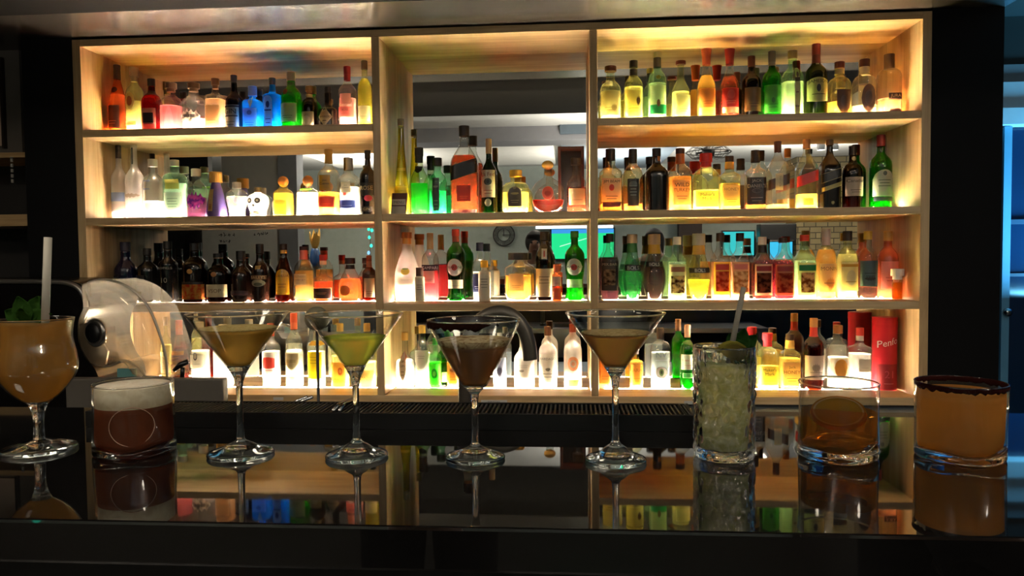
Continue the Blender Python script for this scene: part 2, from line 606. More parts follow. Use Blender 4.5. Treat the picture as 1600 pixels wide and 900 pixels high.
# outlines: (height share, radius share) up to the mouth
PR = {
    'std': [(0, .92), (.02, 1), (.56, 1), (.63, .95), (.68, .78), (.72, .52), (.76, .37), (.9, .34)],
    'tall': [(0, .92), (.02, 1), (.52, 1), (.58, .94), (.64, .68), (.69, .43), (.74, .35), (.95, .32)],
    'wine': [(0, .95), (.02, 1), (.40, 1), (.50, .93), (.60, .74), (.70, .53), (.8, .38), (.97, .34)],
    'dome': [(0, .93), (.03, 1), (.55, 1), (.63, .93), (.69, .76), (.73, .54), (.76, .4), (.95, .38)],
    'jw': [(0, .97), (.02, 1), (.56, 1), (.64, .88), (.71, .62), (.77, .4), (.82, .32), (.95, .3)],
    'jack': [(0, .97), (.02, 1), (.6, 1), (.64, .97), (.68, .72), (.71, .48), (.75, .42), (.82, .44), (.95, .34)],
    'flask': [(0, .94), (.02, 1), (.62, 1), (.70, .93), (.755, .72), (.78, .38), (.82, .32), (.95, .34)],
    'taper': [(0, .95), (.02, 1), (.25, .86), (.5, .58), (.75, .38), (.97, .33)],
    'cone': [(0, .86), (.03, .93), (.22, 1), (.4, .95), (.6, .66), (.76, .38), (.95, .3)],
    'bols': [(0, .6), (.03, .68), (.14, .86), (.28, 1), (.4, .98), (.55, .76), (.7, .54), (.95, .42)],
    'syrup': [(0, .97), (.02, 1), (.56, 1), (.62, .94), (.69, .66), (.76, .44), (.95, .36)],
    'gourd': [(0, .9), (.02, .98), (.45, 1), (.55, .96), (.63, .72), (.69, .48), (.76, .42), (.97, .42)],
    'vermouth': [(0, .96), (.02, 1), (.1, .88), (.25, .84), (.45, .96), (.58, 1), (.66, .97), (.73, .72), (.77, .46), (.8, .36), (.95, .34)],
    'tear': [(0, .95), (.02, 1), (.42, 1), (.5, .97), (.58, .78), (.66, .52), (.73, .38), (.97, .34)],
    'frag': [(0, .97), (.03, 1), (.35, .98), (.52, .92), (.58, .98), (.68, .82), (.78, .52), (.84, .4), (.97, .36)],
    'disc': [(0, .5), (.02, .6), (.08, .8), (.2, .97), (.32, 1), (.44, .96), (.56, .76), (.64, .45), (.68, .24), (.95, .22)],
    'crown': [(0, .8), (.03, .9), (.15, 1), (.45, 1), (.62, .92), (.7, .7), (.74, .38), (.95, .36)],
    'squat': [(0, .9), (.03, 1), (.42, .98), (.48, .93), (.52, .7), (.56, .4), (.66, .32), (.95, .32)],
    'amar': [(0, .7), (.05, .92), (.1, 1), (.62, 1), (.7, .9), (.76, .5), (.79, .4), (.95, .38)],
    'patron': [(0, .95), (.03, 1), (.52, 1), (.6, .92), (.66, .62), (.7, .42), (.76, .46), (.95, .42)],
    'skull': [(0, .62), (.06, .72), (.2, .76), (.36, .92), (.52, 1), (.66, .95), (.76, .68), (.81, .36), (.84, .3), (.95, .32)],
    'mini': [(0, .96), (.03, 1), (.6, 1), (.66, .9), (.7, .5), (.74, .4), (.95, .38)],
    'bitters': [(0, .97), (.02, 1), (.68, 1), (.72, .95), (.76, .5), (.95, .44)],
    'rect': [(0, .97), (.02, 1), (.64, 1), (.69, .9), (.72, .45), (.75, .36), (.95, .34)],
    'bag': [(0, 1), (.06, 1.02), (.25, .9), (.5, .7), (.68, .5), (.76, .42), (.95, .42)],
    'smir': [(0, .95), (.02, 1), (.45, 1), (.5, .9), (.55, .78), (.66, .74), (.72, .5), (.78, .36), (.95, .34)],
}
GL = {   # key: (see-through tint, scattering share)
    'clear': ('#f2f5f0', 0.03), 'pale': ('#eef3da', 0.07), 'green': ('#2ea03a', 0.22), 'dgreen': ('#1c5a22', 0.25), 'blue': ('#4ab4f0', 0.35),
    'cyan': ('#28b8f0', 0.4), 'brown': ('#8a3a0e', 0.2), 'frost': ('#faf6ee', 0.85), 'navy': ('#141c58', 0.12), 'mint': ('#d6f4dc', 0.08),
    'rose': ('#f4b49a', 0.3), 'orange': ('#e8a878', 0.25), 'olive': ('#5a6a20', 0.22), 'red': ('#c84432', 0.25), 'dbrown': ('#4a1c08', 0.15),
}
OPAQUE = {'black': '#0c0b0b', 'cocoa': '#1d0f0a', 'midnight': '#10132e', 'velvet': '#4a3a78', 'white': '#ece6d8', 'redtin': '#b8182a', 'kraft': '#d8ccae'}


def make_r(pts):
    """smooth radius over height (monotone cubic)"""
    z = [p[0] for p in pts]
    r = [p[1] for p in pts]
    n = len(z)
    d = [(r[i + 1] - r[i]) / (z[i + 1] - z[i]) for i in range(n - 1)]
    m = [d[0]] + [0 if d[i - 1] * d[i] <= 0 else 2 * d[i - 1] * d[i] / (d[i - 1] + d[i]) for i in range(1, n - 1)] + [d[-1]]

    def fn(x):
        x = min(max(x, z[0]), z[-1])
        i = next((k for k in range(n - 1) if x <= z[k + 1]), n - 2)
        h = z[i + 1] - z[i]
        t = (x - z[i]) / h
        return ((2 * t ** 3 - 3 * t * t + 1) * r[i] + (t ** 3 - 2 * t * t + t) * h * m[i] + (-2 * t ** 3 + 3 * t * t) * r[i + 1] + (t ** 3 - t * t) * h * m[i + 1])
    return fn


def ring(r, z, q, n, seg):
    out = []
    for i in range(seg):
        a = 2 * PI * i / seg
        c, s = math.cos(a), math.sin(a)
        k = (abs(c) ** n + abs(s) ** n) ** (-1 / n)
        out.append(Vector((r * c * k, q * r * s * k, z)))
    return out


def loft(name, rings, m, parent, cap0=True, cap1=True):
    seg = len(rings[0])
    v = [p for rg in rings for p in rg]
    f = []
    for i in range(len(rings) - 1):
        for k in range(seg):
            j = (k + 1) % seg
            f.append((i * seg + k, i * seg + j, (i + 1) * seg + j, (i + 1) * seg + k))
    if cap0:
        f.append(tuple(range(seg))[::-1])
    if cap1:
        f.append(tuple((len(rings) - 1) * seg + k for k in range(seg)))
    return mesh(name, v, f, m, parent)


class Label:
    """patches laid on a bottle's front; one mesh per label"""

    def __init__(self, surf):
        self.s, self.v, self.f, self.m, self.mats = surf, [], [], [], []

    def mi(self, c):
        m = getmat(c)
        if m not in self.mats:
            self.mats.append(m)
        return self.mats.index(m)

    def patch(self, shape, z0, z1, w, c, xo=0.0, off=0.0006, k=0.0, nx=14, nz=5):
        i0, b = self.mi(c), len(self.v)
        h, mid = (z1 - z0) / 2, (z0 + z1) / 2
        for i in range(nx + 1):
            u = -1 + 2 * i / nx
            lo, hi = z0, z1
            if shape == 'oval':
                e = math.sqrt(max(0.0, 1 - u * u)) + 0.01
                lo, hi = mid - h * e, mid + h * e
            elif shape == 'diamond':
                e = 1 - abs(u) + 0.02
                lo, hi = mid - h * e, mid + h * e
            elif shape == 'hex':
                e = 1 - 0.42 * abs(u)
                lo, hi = mid - h * e, mid + h * e
            elif shape == 'arch':
                hi = z1 - (1 - math.sqrt(max(0.0, 1 - u * u))) * min(w, h)
            elif shape == 'bow':
                lo, hi = z0 + 0.12 * h * u * u, z1 - 0.25 * h * u * u
            elif shape == 'slant':
                lo, hi = z0 + k * u * w, z1 + k * u * w
            elif shape == 'shield':
                lo = z0 + h * 0.8 * abs(u) ** 2
            elif shape == 'splash':
                e = 0.5 + 0.5 * abs(math.sin(u * 7 + 1.3))
                lo, hi = mid - h * e * math.sqrt(max(0.02, 1 - u * u)), mid + h * (1.3 - e) * math.sqrt(max(0.02, 1 - u * u))
            for j in range(nz + 1):
                self.v.append(self.s(xo + u * w, lo + (hi - lo) * j / nz, off))
        for i in range(nx):
            for j in range(nz):
                a = b + i * (nz + 1) + j
                self.f.append((a, a + nz + 1, a + nz + 2, a + 1))
                self.m.append(i0)
        return self

    def text(self, s, z, hgt, wmax, c, xo=0.0, off=0.0014, k=0.0):
        vs, fs, wd = text_geo(s)
        hgt = min(hgt, 2 * wmax / wd * 1.15)
        sx = min(hgt, 2 * wmax / wd)
        b, i0 = len(self.v), self.mi(c)
        for x, y in vs:
            self.v.append(self.s(xo + x * sx, z + y * hgt + k * x * sx, off))
        for q in fs:
            self.f.append(tuple(b + i for i in q))
            self.m.append(i0)
        return self

    def build(self, name, parent):
        return mesh(name, self.v, self.f, self.mats, parent, mi=self.m, smooth=False)


ROWZ = {1: S1, 2: S2, 3: S3, 4: S4}
BOT = []
ROOTS = []


def bottle(row, bay, px, top, wpx, prof, gls, liq, fill, cap, labels, desc, name='liquor_bottle', cap0=0.88, capstyle='cyl', capr=1.0,
           n=2.0, q=1.0, foil=None, foilz=(0.72, 0.9), dy=0.0, rot=None, mirrored=False):
    Y = YB + dy
    zb = ROWZ[row] + 0.0025
    pm_ = at(px, (top + {1: 190, 2: 335, 3: 472, 4: 608}[row]) / 2, Y)
    x = pm_.x
    zt = at(px, top, Y).z
    H = zt - zb
    R = wpx / 2 * depth(pm_) / F
    if n > 3:
        a = abs(math.atan2(x, Y))
        R /= math.cos(a) + 0.55 * q * math.sin(a)
        q_ = q
    BOT.append([row, bay, x, Y, R, R * q])
    root = thing(name, desc, 'bottle', (x, Y, zb), random.uniform(-0.1, 0.1) if rot is None else rot, 'bottles on the %s shelf, %s' % (ROWN[row], BAYN[bay]))
    ROOTS.append(root)
    rf = make_r(PR[prof])

    def rr(z):
        return R * rf(z / H)

    def nn(z):     # squareness fades towards the neck
        if n <= 2:
            return 2.0
        t = min(1, max(0, (0.8 - z / H) / 0.15))
        return 2 + (n - 2) * t

    def qq(z):
        if q == 1:
            return 1.0
        t = min(1, max(0, (0.78 - z / H) / 0.18))
        return 1 + (q - 1) * t

    def surf(xx, z, off):
        r = rr(z)
        xx = max(-0.985 * r, min(0.985 * r, xx))
        k = nn(z)
        y = (1 - abs(xx / r) ** k) ** (1 / k)
        o = off
        return Vector((xx * (1 + o / r), -qq(z) * r * y - o, z))

    seg = 28 if n <= 2 else 36
    zs = sorted(set([p[0] for p in PR[prof] if p[0] < cap0] + [i / 26 * cap0 for i in range(27)]))
    zs = [a for i, a in enumerate(zs) if i == 0 or a - zs[i - 1] > 0.004]
    rings = [ring(rr(a * H), a * H, qq(a * H), nn(a * H), seg) for a in zs]
    opaque = gls in OPAQUE
    if opaque:
        gm = plain(OPAQUE[gls], 0.12 if gls in ('black', 'cocoa', 'midnight') else 0.55, key='bottle_' + gls)
    else:
        gm = thin_glass('glass_' + gls, GL[gls][0], GL[gls][1], rough=0.03 if gls != 'frost' else 0.4, refl=0.65 if gls != 'frost' else 0.2)
    loft('glass_body', rings, gm, root)
    if liq and not opaque and gls != 'frost':
        zl = [a for a in zs if 0.012 < a < fill]
        zl = [0.012] + [a for a in zl if a - 0.012 > 0.004 and fill - a > 0.004] + [fill]
        loft('liquid', [ring(max(0.001, rr(a * H) * 0.93 - 0.0006), a * H, qq(a * H), nn(a * H), seg) for a in zl], liquid(liq), root, cap0=False)
    # closure
    if cap:
        cm = getmat('dull:' + cap) if not cap.startswith('metal:') else getmat(cap)
        rc = rr(cap0 * H) * 1.12 * capr
        z0, z1 = cap0 * H - 0.002, H
        if capstyle == 'cyl':
            pts = [(0, z0), (rc, z0), (rc, z1 - 0.0015), (rc - 0.0015, z1), (0, z1)]
        elif capstyle == 'flare':
            pts = [(0, z0), (rc * 0.95, z0), (rc * 1.02, z0 + (z1 - z0) * 0.5), (rc * 1.25, z1 - 0.001), (rc * 1.2, z1), (0, z1)]
        elif capstyle == 'ball':
            c, rb = (z0 + z1) / 2, (z1 - z0) / 2
            pts = [(max(0.0, rb * math.sin(PI * i / 10)) * capr, c - rb * math.cos(PI * i / 10)) for i in range(11)]
            pts[0], pts[-1] = (0, z0), (0, z1)
        else:    # cork: narrow stopper under a wide head
            zm = z0 + (z1 - z0) * 0.35
            pts = [(0, z0), (rc * 0.8, z0), (rc * 0.8, zm), (rc * 1.12, zm), (rc * 1.12, z1 - 0.001), (rc * 1.05, z1), (0, z1)]
        lathe('cap', pts, cm, root, seg=20, smooth=capstyle == 'ball')
    if foil:
        a0, a1 = foilz
        zz = [a0 + (a1 - a0) * i / 6 for i in range(7)]
        loft('neck_sleeve', [ring(rr(a * H) + 0.0009, a * H, qq(a * H), nn(a * H), 24) for a in zz], getmat('dull:' + foil), root, cap0=False, cap1=False)
    for li, lb in enumerate(labels):
        # (shape, z0, z1, half width, colour, text, text colour, options)
        shape, z0, z1, wf, c = lb[:5]
        s = lb[5] if len(lb) > 5 else None
        tcol = lb[6] if len(lb) > 6 else '#222222'
        op = lb[7] if len(lb) > 7 else {}
        L = Label(surf)
        wr = wf * min(rr(z0 * H), rr(z1 * H))
        xo = op.get('xo', 0) * R
        kk = op.get('k', 0)
        if op.get('border'):
            L.patch(shape, z0 * H - 0.002, z1 * H + 0.002, wr + 0.0018, op['border'], xo, 0.0005, kk)
            L.patch(shape, z0 * H, z1 * H, wr, c, xo, 0.0010, kk)
        elif c:
            L.patch(shape, z0 * H, z1 * H, wr, c, xo, 0.0006, kk)
        for pt in op.get('extra', ()):     # further patches on the same label
            L.patch(pt[0], pt[1] * H, pt[2] * H, pt[3] * wr, pt[4], xo + (pt[5] if len(pt) > 5 else 0) * R, 0.0014, kk)
        hh = z1 - z0
        if s:
            rows = s.split('/')
            tz = op.get('tz', 0.68 if op.get('lines', 1) else 0.5)
            th = op.get('th', 0.19 if len(rows) == 1 else 0.15) * hh * H
            for i, wd in enumerate(rows):
                L.text(wd, (z0 + hh * tz) * H - i * th * 1.35, th, wr * 0.92, tcol, xo, 0.0020, kk)
        for i in range(op.get('lines', 2 if (shape in ('rect', 'arch', 'bow') and hh > 0.2) else 0)):
            zl = (z0 + hh * (op.get('lz', 0.3) - 0.11 * i)) * H
            L.patch('rect', zl, zl + max(0.0007, 0.022 * hh * H), wr * (0.6 - 0.12 * (i % 2)), tcol, xo, 0.0017, 0, nx=5, nz=1)
        L.build('label' if z1 < 0.72 else 'neck_label', root)
    return root


B = bottle
# ---- top shelf, bay beside the juicer
B(1, 0, 173.6, 102, 27, 'wine', 'orange', '#e89c68', .58, '#3a1410', [('rect', .1, .42, .8, '#4a2c20', None, '#c8a070', {'xo': -.15}), ('oval', .6, .68, .6, '#2c1812')], 'orange wine bottle with dark foil top, end of the top shelf nearest the juicer', 'wine_bottle', foil='#3a1410', foilz=(.8, .97), cap0=.96)
B(1, 0, 201, 106, 28, 'dome', 'pale', '#e8d878', .5, '#b9a480', [('oval', .36, .62, .55, '#d8b878', None, '#7a3a20', {'extra': [('oval', .42, .56, .6, '#b06a40')]}), ('rect', .14, .2, .6, '#e8e0b0')], 'pale yellow rum bottle with tan round seal and wooden cap', 'rum_bottle', capstyle='cork', cap0=.8)
B(1, 0, 231, 123.6, 30, 'dome', 'red', '#6a1408', .68, '#181210', [('rect', .06, .46, .85, '#c8bca0', None, '#20201c', {'extra': [('rect', .2, .38, .7, '#1c1c1c')], 'lines': 1})], 'dark red square bottle with cream label, black block and black cap', n=4, foil='#2a1a12', foilz=(.7, .78))
B(1, 0, 266, 130, 36, 'dome', 'clear', '#c04a4a', .55, '#5a4a40', [], 'round shouldered gin bottle holding deep pink gin and no label', 'gin_bottle', capstyle='cork', cap0=.84)
B(1, 0, 303, 130, 37, 'dome', 'clear', '#f0d8c8', .3, '#5a4838', [('splash', .16, .52, .8, 'pic:#e8e0d0,#54504a'), ('rect', .3, .36, .5, '#3a3634', None)], 'clear gin bottle covered in a grey floral pattern', 'gin_bottle', capstyle='cork', cap0=.84)
B(1, 0, 337, 123, 32, 'rect', 'clear', '#f0b078', .62, '#6a5440', [('rect', .1, .5, .8, '#ecc89a', None, '#c09a70')], 'square clear bottle of peach coloured gin with brown stopper', 'gin_bottle', n=4, capstyle='cork', cap0=.82)
B(1, 0, 366, 117.6, 27, 'tall', 'navy', '#10143c', .6, '#1c1e34', [('rect', .05, .47, .88, '#b8b8b4', 'GIN', '#16161c', {'tz': .74, 'th': .2, 'xo': -.05, 'lines': 2, 'extra': [('rect', .43, .46, 1, '#1c1c28'), ('rect', .27, .29, .9, '#1c1c28')]})], 'navy blue gin bottle with silver label reading GIN', 'gin_bottle')
B(1, 0, 395, 135, 32, 'rect', 'blue', '#9cccf8', .6, '#a8c0e8', [('rect', .06, .5, .78, '#a8c8ec', None, '#38508c', {'extra': [('oval', .36, .46, .35, '#6a80b0')]}), ('diamond', .5, .78, .7, '#c8b088', None, '#fff', {'xo': .12, 'lines': 0})], 'light blue square gin flask with a tan tag round its neck', 'gin_bottle', n=4, cap0=.8, capr=1.2)
B(1, 0, 426, 122, 30, 'rect', 'cyan', '#58c4f4', .6, '#3a3430', [('arch', .04, .66, .52, '#b4dcec', None, '#28406c', {'xo': -.2, 'extra': [('oval', .44, .56, .42, '#2c4a78'), ('rect', .38, .41, .8, '#34507c')]})], 'bright cyan blue square gin bottle with tall pale label', 'gin_bottle', n=4, q=.8)
B(1, 0, 456, 113, 32, 'dome', 'green', '#0c7a20', .62, '#9a958c', [('rect', .16, .46, .82, '#c8dcae', None, '#4a6a3a', {'border': '#8aa860', 'xo': -.1}), ('oval', .6, .7, .35, '#7a2a18', None, '#fff', {'xo': -.3})], 'bright green gin bottle with pale label, red seal and grey cap', 'gin_bottle', cap0=.86, capr=.95)
B(1, 0, 483, 135, 25, 'dome', 'dbrown', '#2a0c04', .6, '#9a7a54', [('rect', .05, .42, .78, '#cbb990', None, '#6a5a3c', {'extra': [('oval', .13, .33, .62, '#e0d4b0')], 'lines': 0})], 'small dark brown gin bottle with cork and cream oval label', 'gin_bottle', capstyle='cork', foil='#c8b890', foilz=(.74, .82), cap0=.84)
B(1, 0, 512.6, 136, 31, 'squat', 'black', None, 0, '#121010', [('diamond', .08, .52, .98, '#d4c49c', 'HENDRICK\'S', '#3c2c1c', {'tz': .5, 'th': .12, 'lines': 0, 'extra': [('rect', .2, .22, .3, '#5a4a34')]})], 'squat black gin bottle with cream diamond label', 'gin_bottle', capr=.9)
B(1, 0, 543, 104, 28, 'std', 'clear', '#f0a088', .5, '#a02830', [('rect', .2, .36, .85, '#e88478', 'ROSE', '#8a2c2c', {'lines': 1}), ('rect', .4, .56, .6, '#f0b0a0', None, '#c06a60')], 'clear bottle of pink gin with pink label and red cap', 'gin_bottle', foil='#b03038', foilz=(.78, .88))
B(1, 0, 570, 95, 23, 'dome', 'pale', '#e4cc40', .74, '#4a3a2c', [('rect', .12, .34, .8, '#e8e8d8', None, '#9a9470'), ('rect', .1, .13, .85, '#7a7044')], 'tall bottle of yellow spirit standing against the upright oak divider')
# ---- top shelf, bay beside the dark wall
B(1, 2, 954, 104, 33, 'dome', 'pale', '#e8dc9c', .55, '#4a1c14', [('rect', .14, .56, .85, '#e6dca4', None, '#a89a5c', {'extra': [('splash', .2, .36, .3, '#b8a868', .35)]})], 'rounded pale yellow whisky bottle nearest the divider under the soffit', 'whisky_bottle', cap0=.92, capr=1.3)
B(1, 2, 990, 95, 30, 'dome', 'pale', '#f0dc78', .58, '#1c1814', [('rect', .1, .52, .85, '#ecdf84', None, '#b89c3c', {'extra': [('splash', .26, .46, .22, '#5a3c14', .45)]})], 'yellow whisky bottle with black brush mark and white banded black cap', 'whisky_bottle', foil='#201c18', foilz=(.76, .86), cap0=.9)
B(1, 2, 1027, 82, 29, 'dome', 'mint', '#e6e8b8', .56, '#d0c8a0', [('rect', .1, .52, .82, '#d4dcb4', None, '#6a7a54', {'extra': [('rect', .12, .25, 1, '#1f9a5c'), ('oval', .22, .32, .22, '#8a5a34')], 'lines': 0}), ('oval', .6, .66, .3, '#a08c40')], 'tall pale whisky bottle with broad green band across its label', 'whisky_bottle', foil='#1c1a18', foilz=(.79, .93), cap0=.93)
B(1, 2, 1063.6, 95.6, 29, 'tear', 'pale', '#e8e08c', .5, '#5a1c14', [('rect', .1, .44, .8, '#e8e4a8', None, '#8a8440', {'xo': .1})], 'slim shouldered whisky bottle of pale gold with small maroon stopper', 'whisky_bottle', cap0=.95, capr=1.4)
B(1, 2, 1103.6, 77, 29, 'tear', 'clear', '#d89830', .64, '#d06040', [('rect', .19, .45, .84, '#e09848', None, '#a8601c'), ('rect', .08, .19, .84, '#ece080', None, '#a08a3c')], 'amber whisky bottle with orange label and tall orange cap', 'whisky_bottle', capstyle='flare', cap0=.79, capr=1.1)
B(1, 2, 1140, 77, 29, 'tear', 'clear', '#7a2410', .62, '#a83030', [('rect', .19, .45, .84, '#b83a34', None, '#e0a080', {'extra': [('oval', .3, .42, .5, '#c85a50')]}), ('rect', .11, .19, .84, '#e8d4a0', None, '#a04a34')], 'reddish whisky bottle with crimson label and tall crimson cap', 'whisky_bottle', capstyle='flare', cap0=.79, capr=1.1)
B(1, 2, 1174, 88, 29, 'std', 'dbrown', '#2a0e04', .58, '#6a3420', [('rect', .14, .5, .86, '#8a6c44', None, '#3c2814')], 'dark brown whisky bottle with tan label and rust coloured cap', 'whisky_bottle', cap0=.84)
B(1, 2, 1206, 80.5, 29, 'std', 'green', '#1c9430', .6, '#8c8478', [('rect', .1, .5, .84, '#58b048', None, '#2c7a2c', {'extra': [('oval', .24, .32, .2, '#2c7a2c')]})], 'bright green whisky bottle with green label and grey cap', 'whisky_bottle', cap0=.85, foil='#9c968c', foilz=(.79, .86))
B(1, 2, 1238, 79.6, 35, 'dome', 'mint', '#ece8a8', .55, '#b89868', [('arch', .08, .74, .46, '#e4e0ac', None, '#6a6438', {'xo': .2, 'border': '#3a3422', 'extra': [('rect', .54, .6, 1, '#3c3626'), ('oval', .6, .68, .5, '#5c5440'), ('rect', .38, .4, .6, '#6a4a30'), ('rect', .18, .2, .9, '#5c4c34')], 'lines': 0})], 'large pale square whisky bottle with tall arched label', 'whisky_bottle', n=4, cap0=.89, q=.8)
B(1, 2, 1275, 69, 33, 'std', 'olive', '#283010', .6, '#8a2a24', [('bow', .22, .54, .92, '#e0dc98', 'JAMESON', '#1c2414', {'tz': .82, 'th': .17, 'lines': 1, 'extra': [('oval', .35, .45, .2, '#3c3424')]}), ('rect', .72, .82, .4, '#b8b090', None, '#444', {'lines': 0})], 'dark green whiskey bottle with bowed cream label and tall red cap', 'whisky_bottle', foil='#6a221c', foilz=(.74, .86), cap0=.86)
B(1, 2, 1312, 97, 37, 'crown', 'pale', '#e0a038', .3, '#5c2418', [('shield', .06, .5, .6, '#3c2824', None, '#c0a070', {'xo': .2, 'extra': [('oval', .2, .4, .55, '#564040')]}), ('rect', .72, .76, .9, '#e0d8a8', None, '#444', {'lines': 0})], 'rounded whisky bottle with little amber left and dark shield label', 'whisky_bottle', foil='#d8c898', foilz=(.78, .88), cap0=.9, q=.75)
B(1, 2, 1350, 93, 38, 'crown', 'clear', '#ecc878', .22, '#4c2018', [('oval', .1, .56, .58, '#3a2a2c', None, '#b09878', {'xo': .15, 'extra': [('oval', .2, .46, .6, '#54444a')]}), ('rect', .7, .74, .9, '#e8e4d4', None, '#444', {'lines': 0})], 'rounded clear whisky bottle nearly empty with dark scalloped oval label', 'whisky_bottle', foil='#dccfae', foilz=(.76, .88), cap0=.88, q=.75)
B(1, 2, 1391, 85, 38, 'flask', 'clear', '#e88850', .3, '#6a5444', [('rect', .27, .37, .6, '#2a1414', 'JURA', '#e0c8a8', {'tz': .5, 'th': .6, 'lines': 0, 'xo': .25}), ('rect', .05, .13, .5, '#3a1c18', None, '#444', {'lines': 0, 'xo': .25})], 'broad clear whisky bottle with two black bands, beside the end panel of the top shelf', 'whisky_bottle', n=3.5, cap0=.78, capr=1.1)
# ---- second shelf, bay beside the juicer
B(2, 0, 186.7, 227, 23, 'tall', 'frost', '#f8f4ee', .5, '#2a2428', [('rect', .24, .36, .9, '#a8bce4', None, '#4a5aa0', {'lines': 0}), ('rect', .1, .2, .8, '#e8dcd8', None, '#a07a70')], 'white frosted vodka bottle with black neck, end of its shelf by the juicer', 'vodka_bottle', foil='#2a2428', foilz=(.82, .94), cap0=.9)
B(2, 0, 208.7, 227, 27, 'tall', 'frost', '#faf6ee', .5, '#e4ded0', [('rect', .74, .97, .3, '#4a5450', None, '#444', {'lines': 0}), ('splash', .28, .36, .9, '#c8b8a0')], 'white frosted vodka bottle with a dark stripe down its neck', 'vodka_bottle', cap0=.97)
B(2, 0, 236.7, 249, 33, 'dome', 'clear', '#e8e4da', .3, '#c8c0b4', [('rect', .44, .74, .72, None, 'VANILIA/VODKA', '#2a5cc8', {'tz': .62, 'th': .34, 'lines': 0, 'xo': -.15}), ('rect', .08, .26, .4, '#e8d8b8', None, '#a89470')], 'round clear vodka bottle with blue lettering on the glass', 'vodka_bottle', cap0=.88)
B(2, 0, 272.5, 250, 37, 'flask', 'mint', '#f0f2ea', .6, '#c4c4b8', [('rect', .5, .66, .6, '#f0e478', None, '#b8a030', {'lines': 0}), ('rect', .02, .44, .74, '#f2f0ea', None, '#9a9a98', {'lines': 4, 'lz': .74, 'tz': .5})], 'clear vodka flask with yellow patch over white printed label', 'vodka_bottle', q=.6, n=2.6, cap0=.9)
B(2, 0, 305, 264, 31, 'dome', 'clear', '#2a0c1c', .42, '#e8e2d4', [('splash', .16, .6, .8, 'pic:#d860c8,#6a2c9c', None, '#fff', {'xo': .2})], 'clear vodka bottle with a purple flower printed on it', 'vodka_bottle', cap0=.86, capr=1.1)
B(2, 0, 336.7, 269, 32, 'bag', 'velvet', None, 0, '#b98a3c', [('rect', .14, .62, .42, '#c8ac6c', None, '#7a5c2c', {'xo': -.22, 'extra': [('rect', .18, .28, .5, '#a88428')]})], 'bottle in a purple velvet pouch with gold top and gold panel', cap0=.78, capr=1.3)
B(2, 0, 370, 285, 34, 'skull', 'clear', '#f4f0ea', .6, '#d8d0c4', [('oval', .38, .56, .24, '#8c8aa0', None, '#444', {'xo': -.36}), ('oval', .38, .56, .24, '#8c8aa0', None, '#444', {'xo': .36}), ('rect', .1, .2, .5, '#b4b0b0', None, '#444', {'lines': 0})], 'clear skull shaped vodka bottle', 'skull_bottle', cap0=.84, capr=1.2)
B(2, 0, 402, 293, 33, 'skull', 'frost', '#ece4c0', .6, '#6a6048', [('oval', .46, .64, .26, '#2c2a28', None, '#444', {'xo': -.38, 'extra': [('oval', .51, .59, .45, '#a8a088')]}), ('oval', .46, .64, .26, '#2c2a28', None, '#444', {'xo': .38, 'extra': [('oval', .51, .59, .45, '#a8a088')]}), ('diamond', .34, .44, .14, '#3a3630'), ('rect', .1, .2, .8, 'pic:#e8e0c8,#2c2820', None, '#444', {'lines': 0})], 'cream skull shaped bottle with black ringed eyes and bared teeth', 'skull_bottle', cap0=.86)
B(2, 0, 443, 275, 32, 'patron', 'pale', '#f0b840', .58, '#b87838', [('rect', .06, .4, .7, '#f4cc60', None, '#c89028')], 'square yellow tequila bottle with a round cork ball stopper', 'tequila_bottle', n=4, capstyle='ball', cap0=.74, capr=.95)
B(2, 0, 481.7, 274, 38, 'patron', 'clear', '#f0f0e8', .58, '#b87840', [('rect', .05, .4, .5, '#f0ece0', None, '#b0a890', {'xo': .2}), ('rect', .62, .67, .95, '#88d048', None, '#444', {'lines': 0})], 'square clear tequila bottle with cork ball stopper and green neck ribbon', 'tequila_bottle', n=4, capstyle='ball', cap0=.74, capr=.95)
B(2, 0, 514, 233.5, 33, 'std', 'clear', '#e8a038', .36, '#a88438', [('rect', .38, .6, .5, '#d8b030', 'Jose/Cuervo', '#3a2408', {'lines': 0, 'tz': .66, 'xo': -.1, 'border': '#8a6a18'}), ('rect', .13, .29, .76, '#7a2018', None, '#b05a3c', {'lines': 1}), ('oval', .36, .42, .18, '#b03020', None, '#444', {'xo': -.3})], 'tequila bottle with gold neck, yellow upper label and maroon band', 'tequila_bottle', n=3, foil='#a88438', foilz=(.79, .95), cap0=.93)
B(2, 0, 546.5, 247, 31, 'std', 'clear', '#f2f0e8', .5, '#a8a49c', [('rect', .4, .58, .48, '#e4e0c8', 'Jose/Cuervo', '#3a3a30', {'lines': 0, 'tz': .66, 'xo': -.1}), ('rect', .13, .27, .8, '#26306c', None, '#c0c4e0', {'lines': 1}), ('oval', .34, .4, .16, '#b03828', None, '#444', {'xo': -.2})], 'clear tequila bottle with silver neck and navy blue band', 'tequila_bottle', n=3, foil='#aaa69e', foilz=(.79, .95), cap0=.93)
B(2, 0, 575, 235, 25, 'std', 'black', None, 0, '#151214', [('rect', .3, .5, .8, '#1a1618', 'ROSE', '#c8b894', {'tz': .6, 'th': .5, 'lines': 0}), ('oval', .22, .31, .5, '#e04860', None, '#444', {'xo': .2}), ('rect', .06, .14, .7, '#1a1618', 'GIN', '#a09478', {'tz': .5, 'th': .5, 'lines': 0})], 'black bottle reading ROSE with a pink flower, against the divider', 'gin_bottle', foil='#c8a888', foilz=(.9, .93))
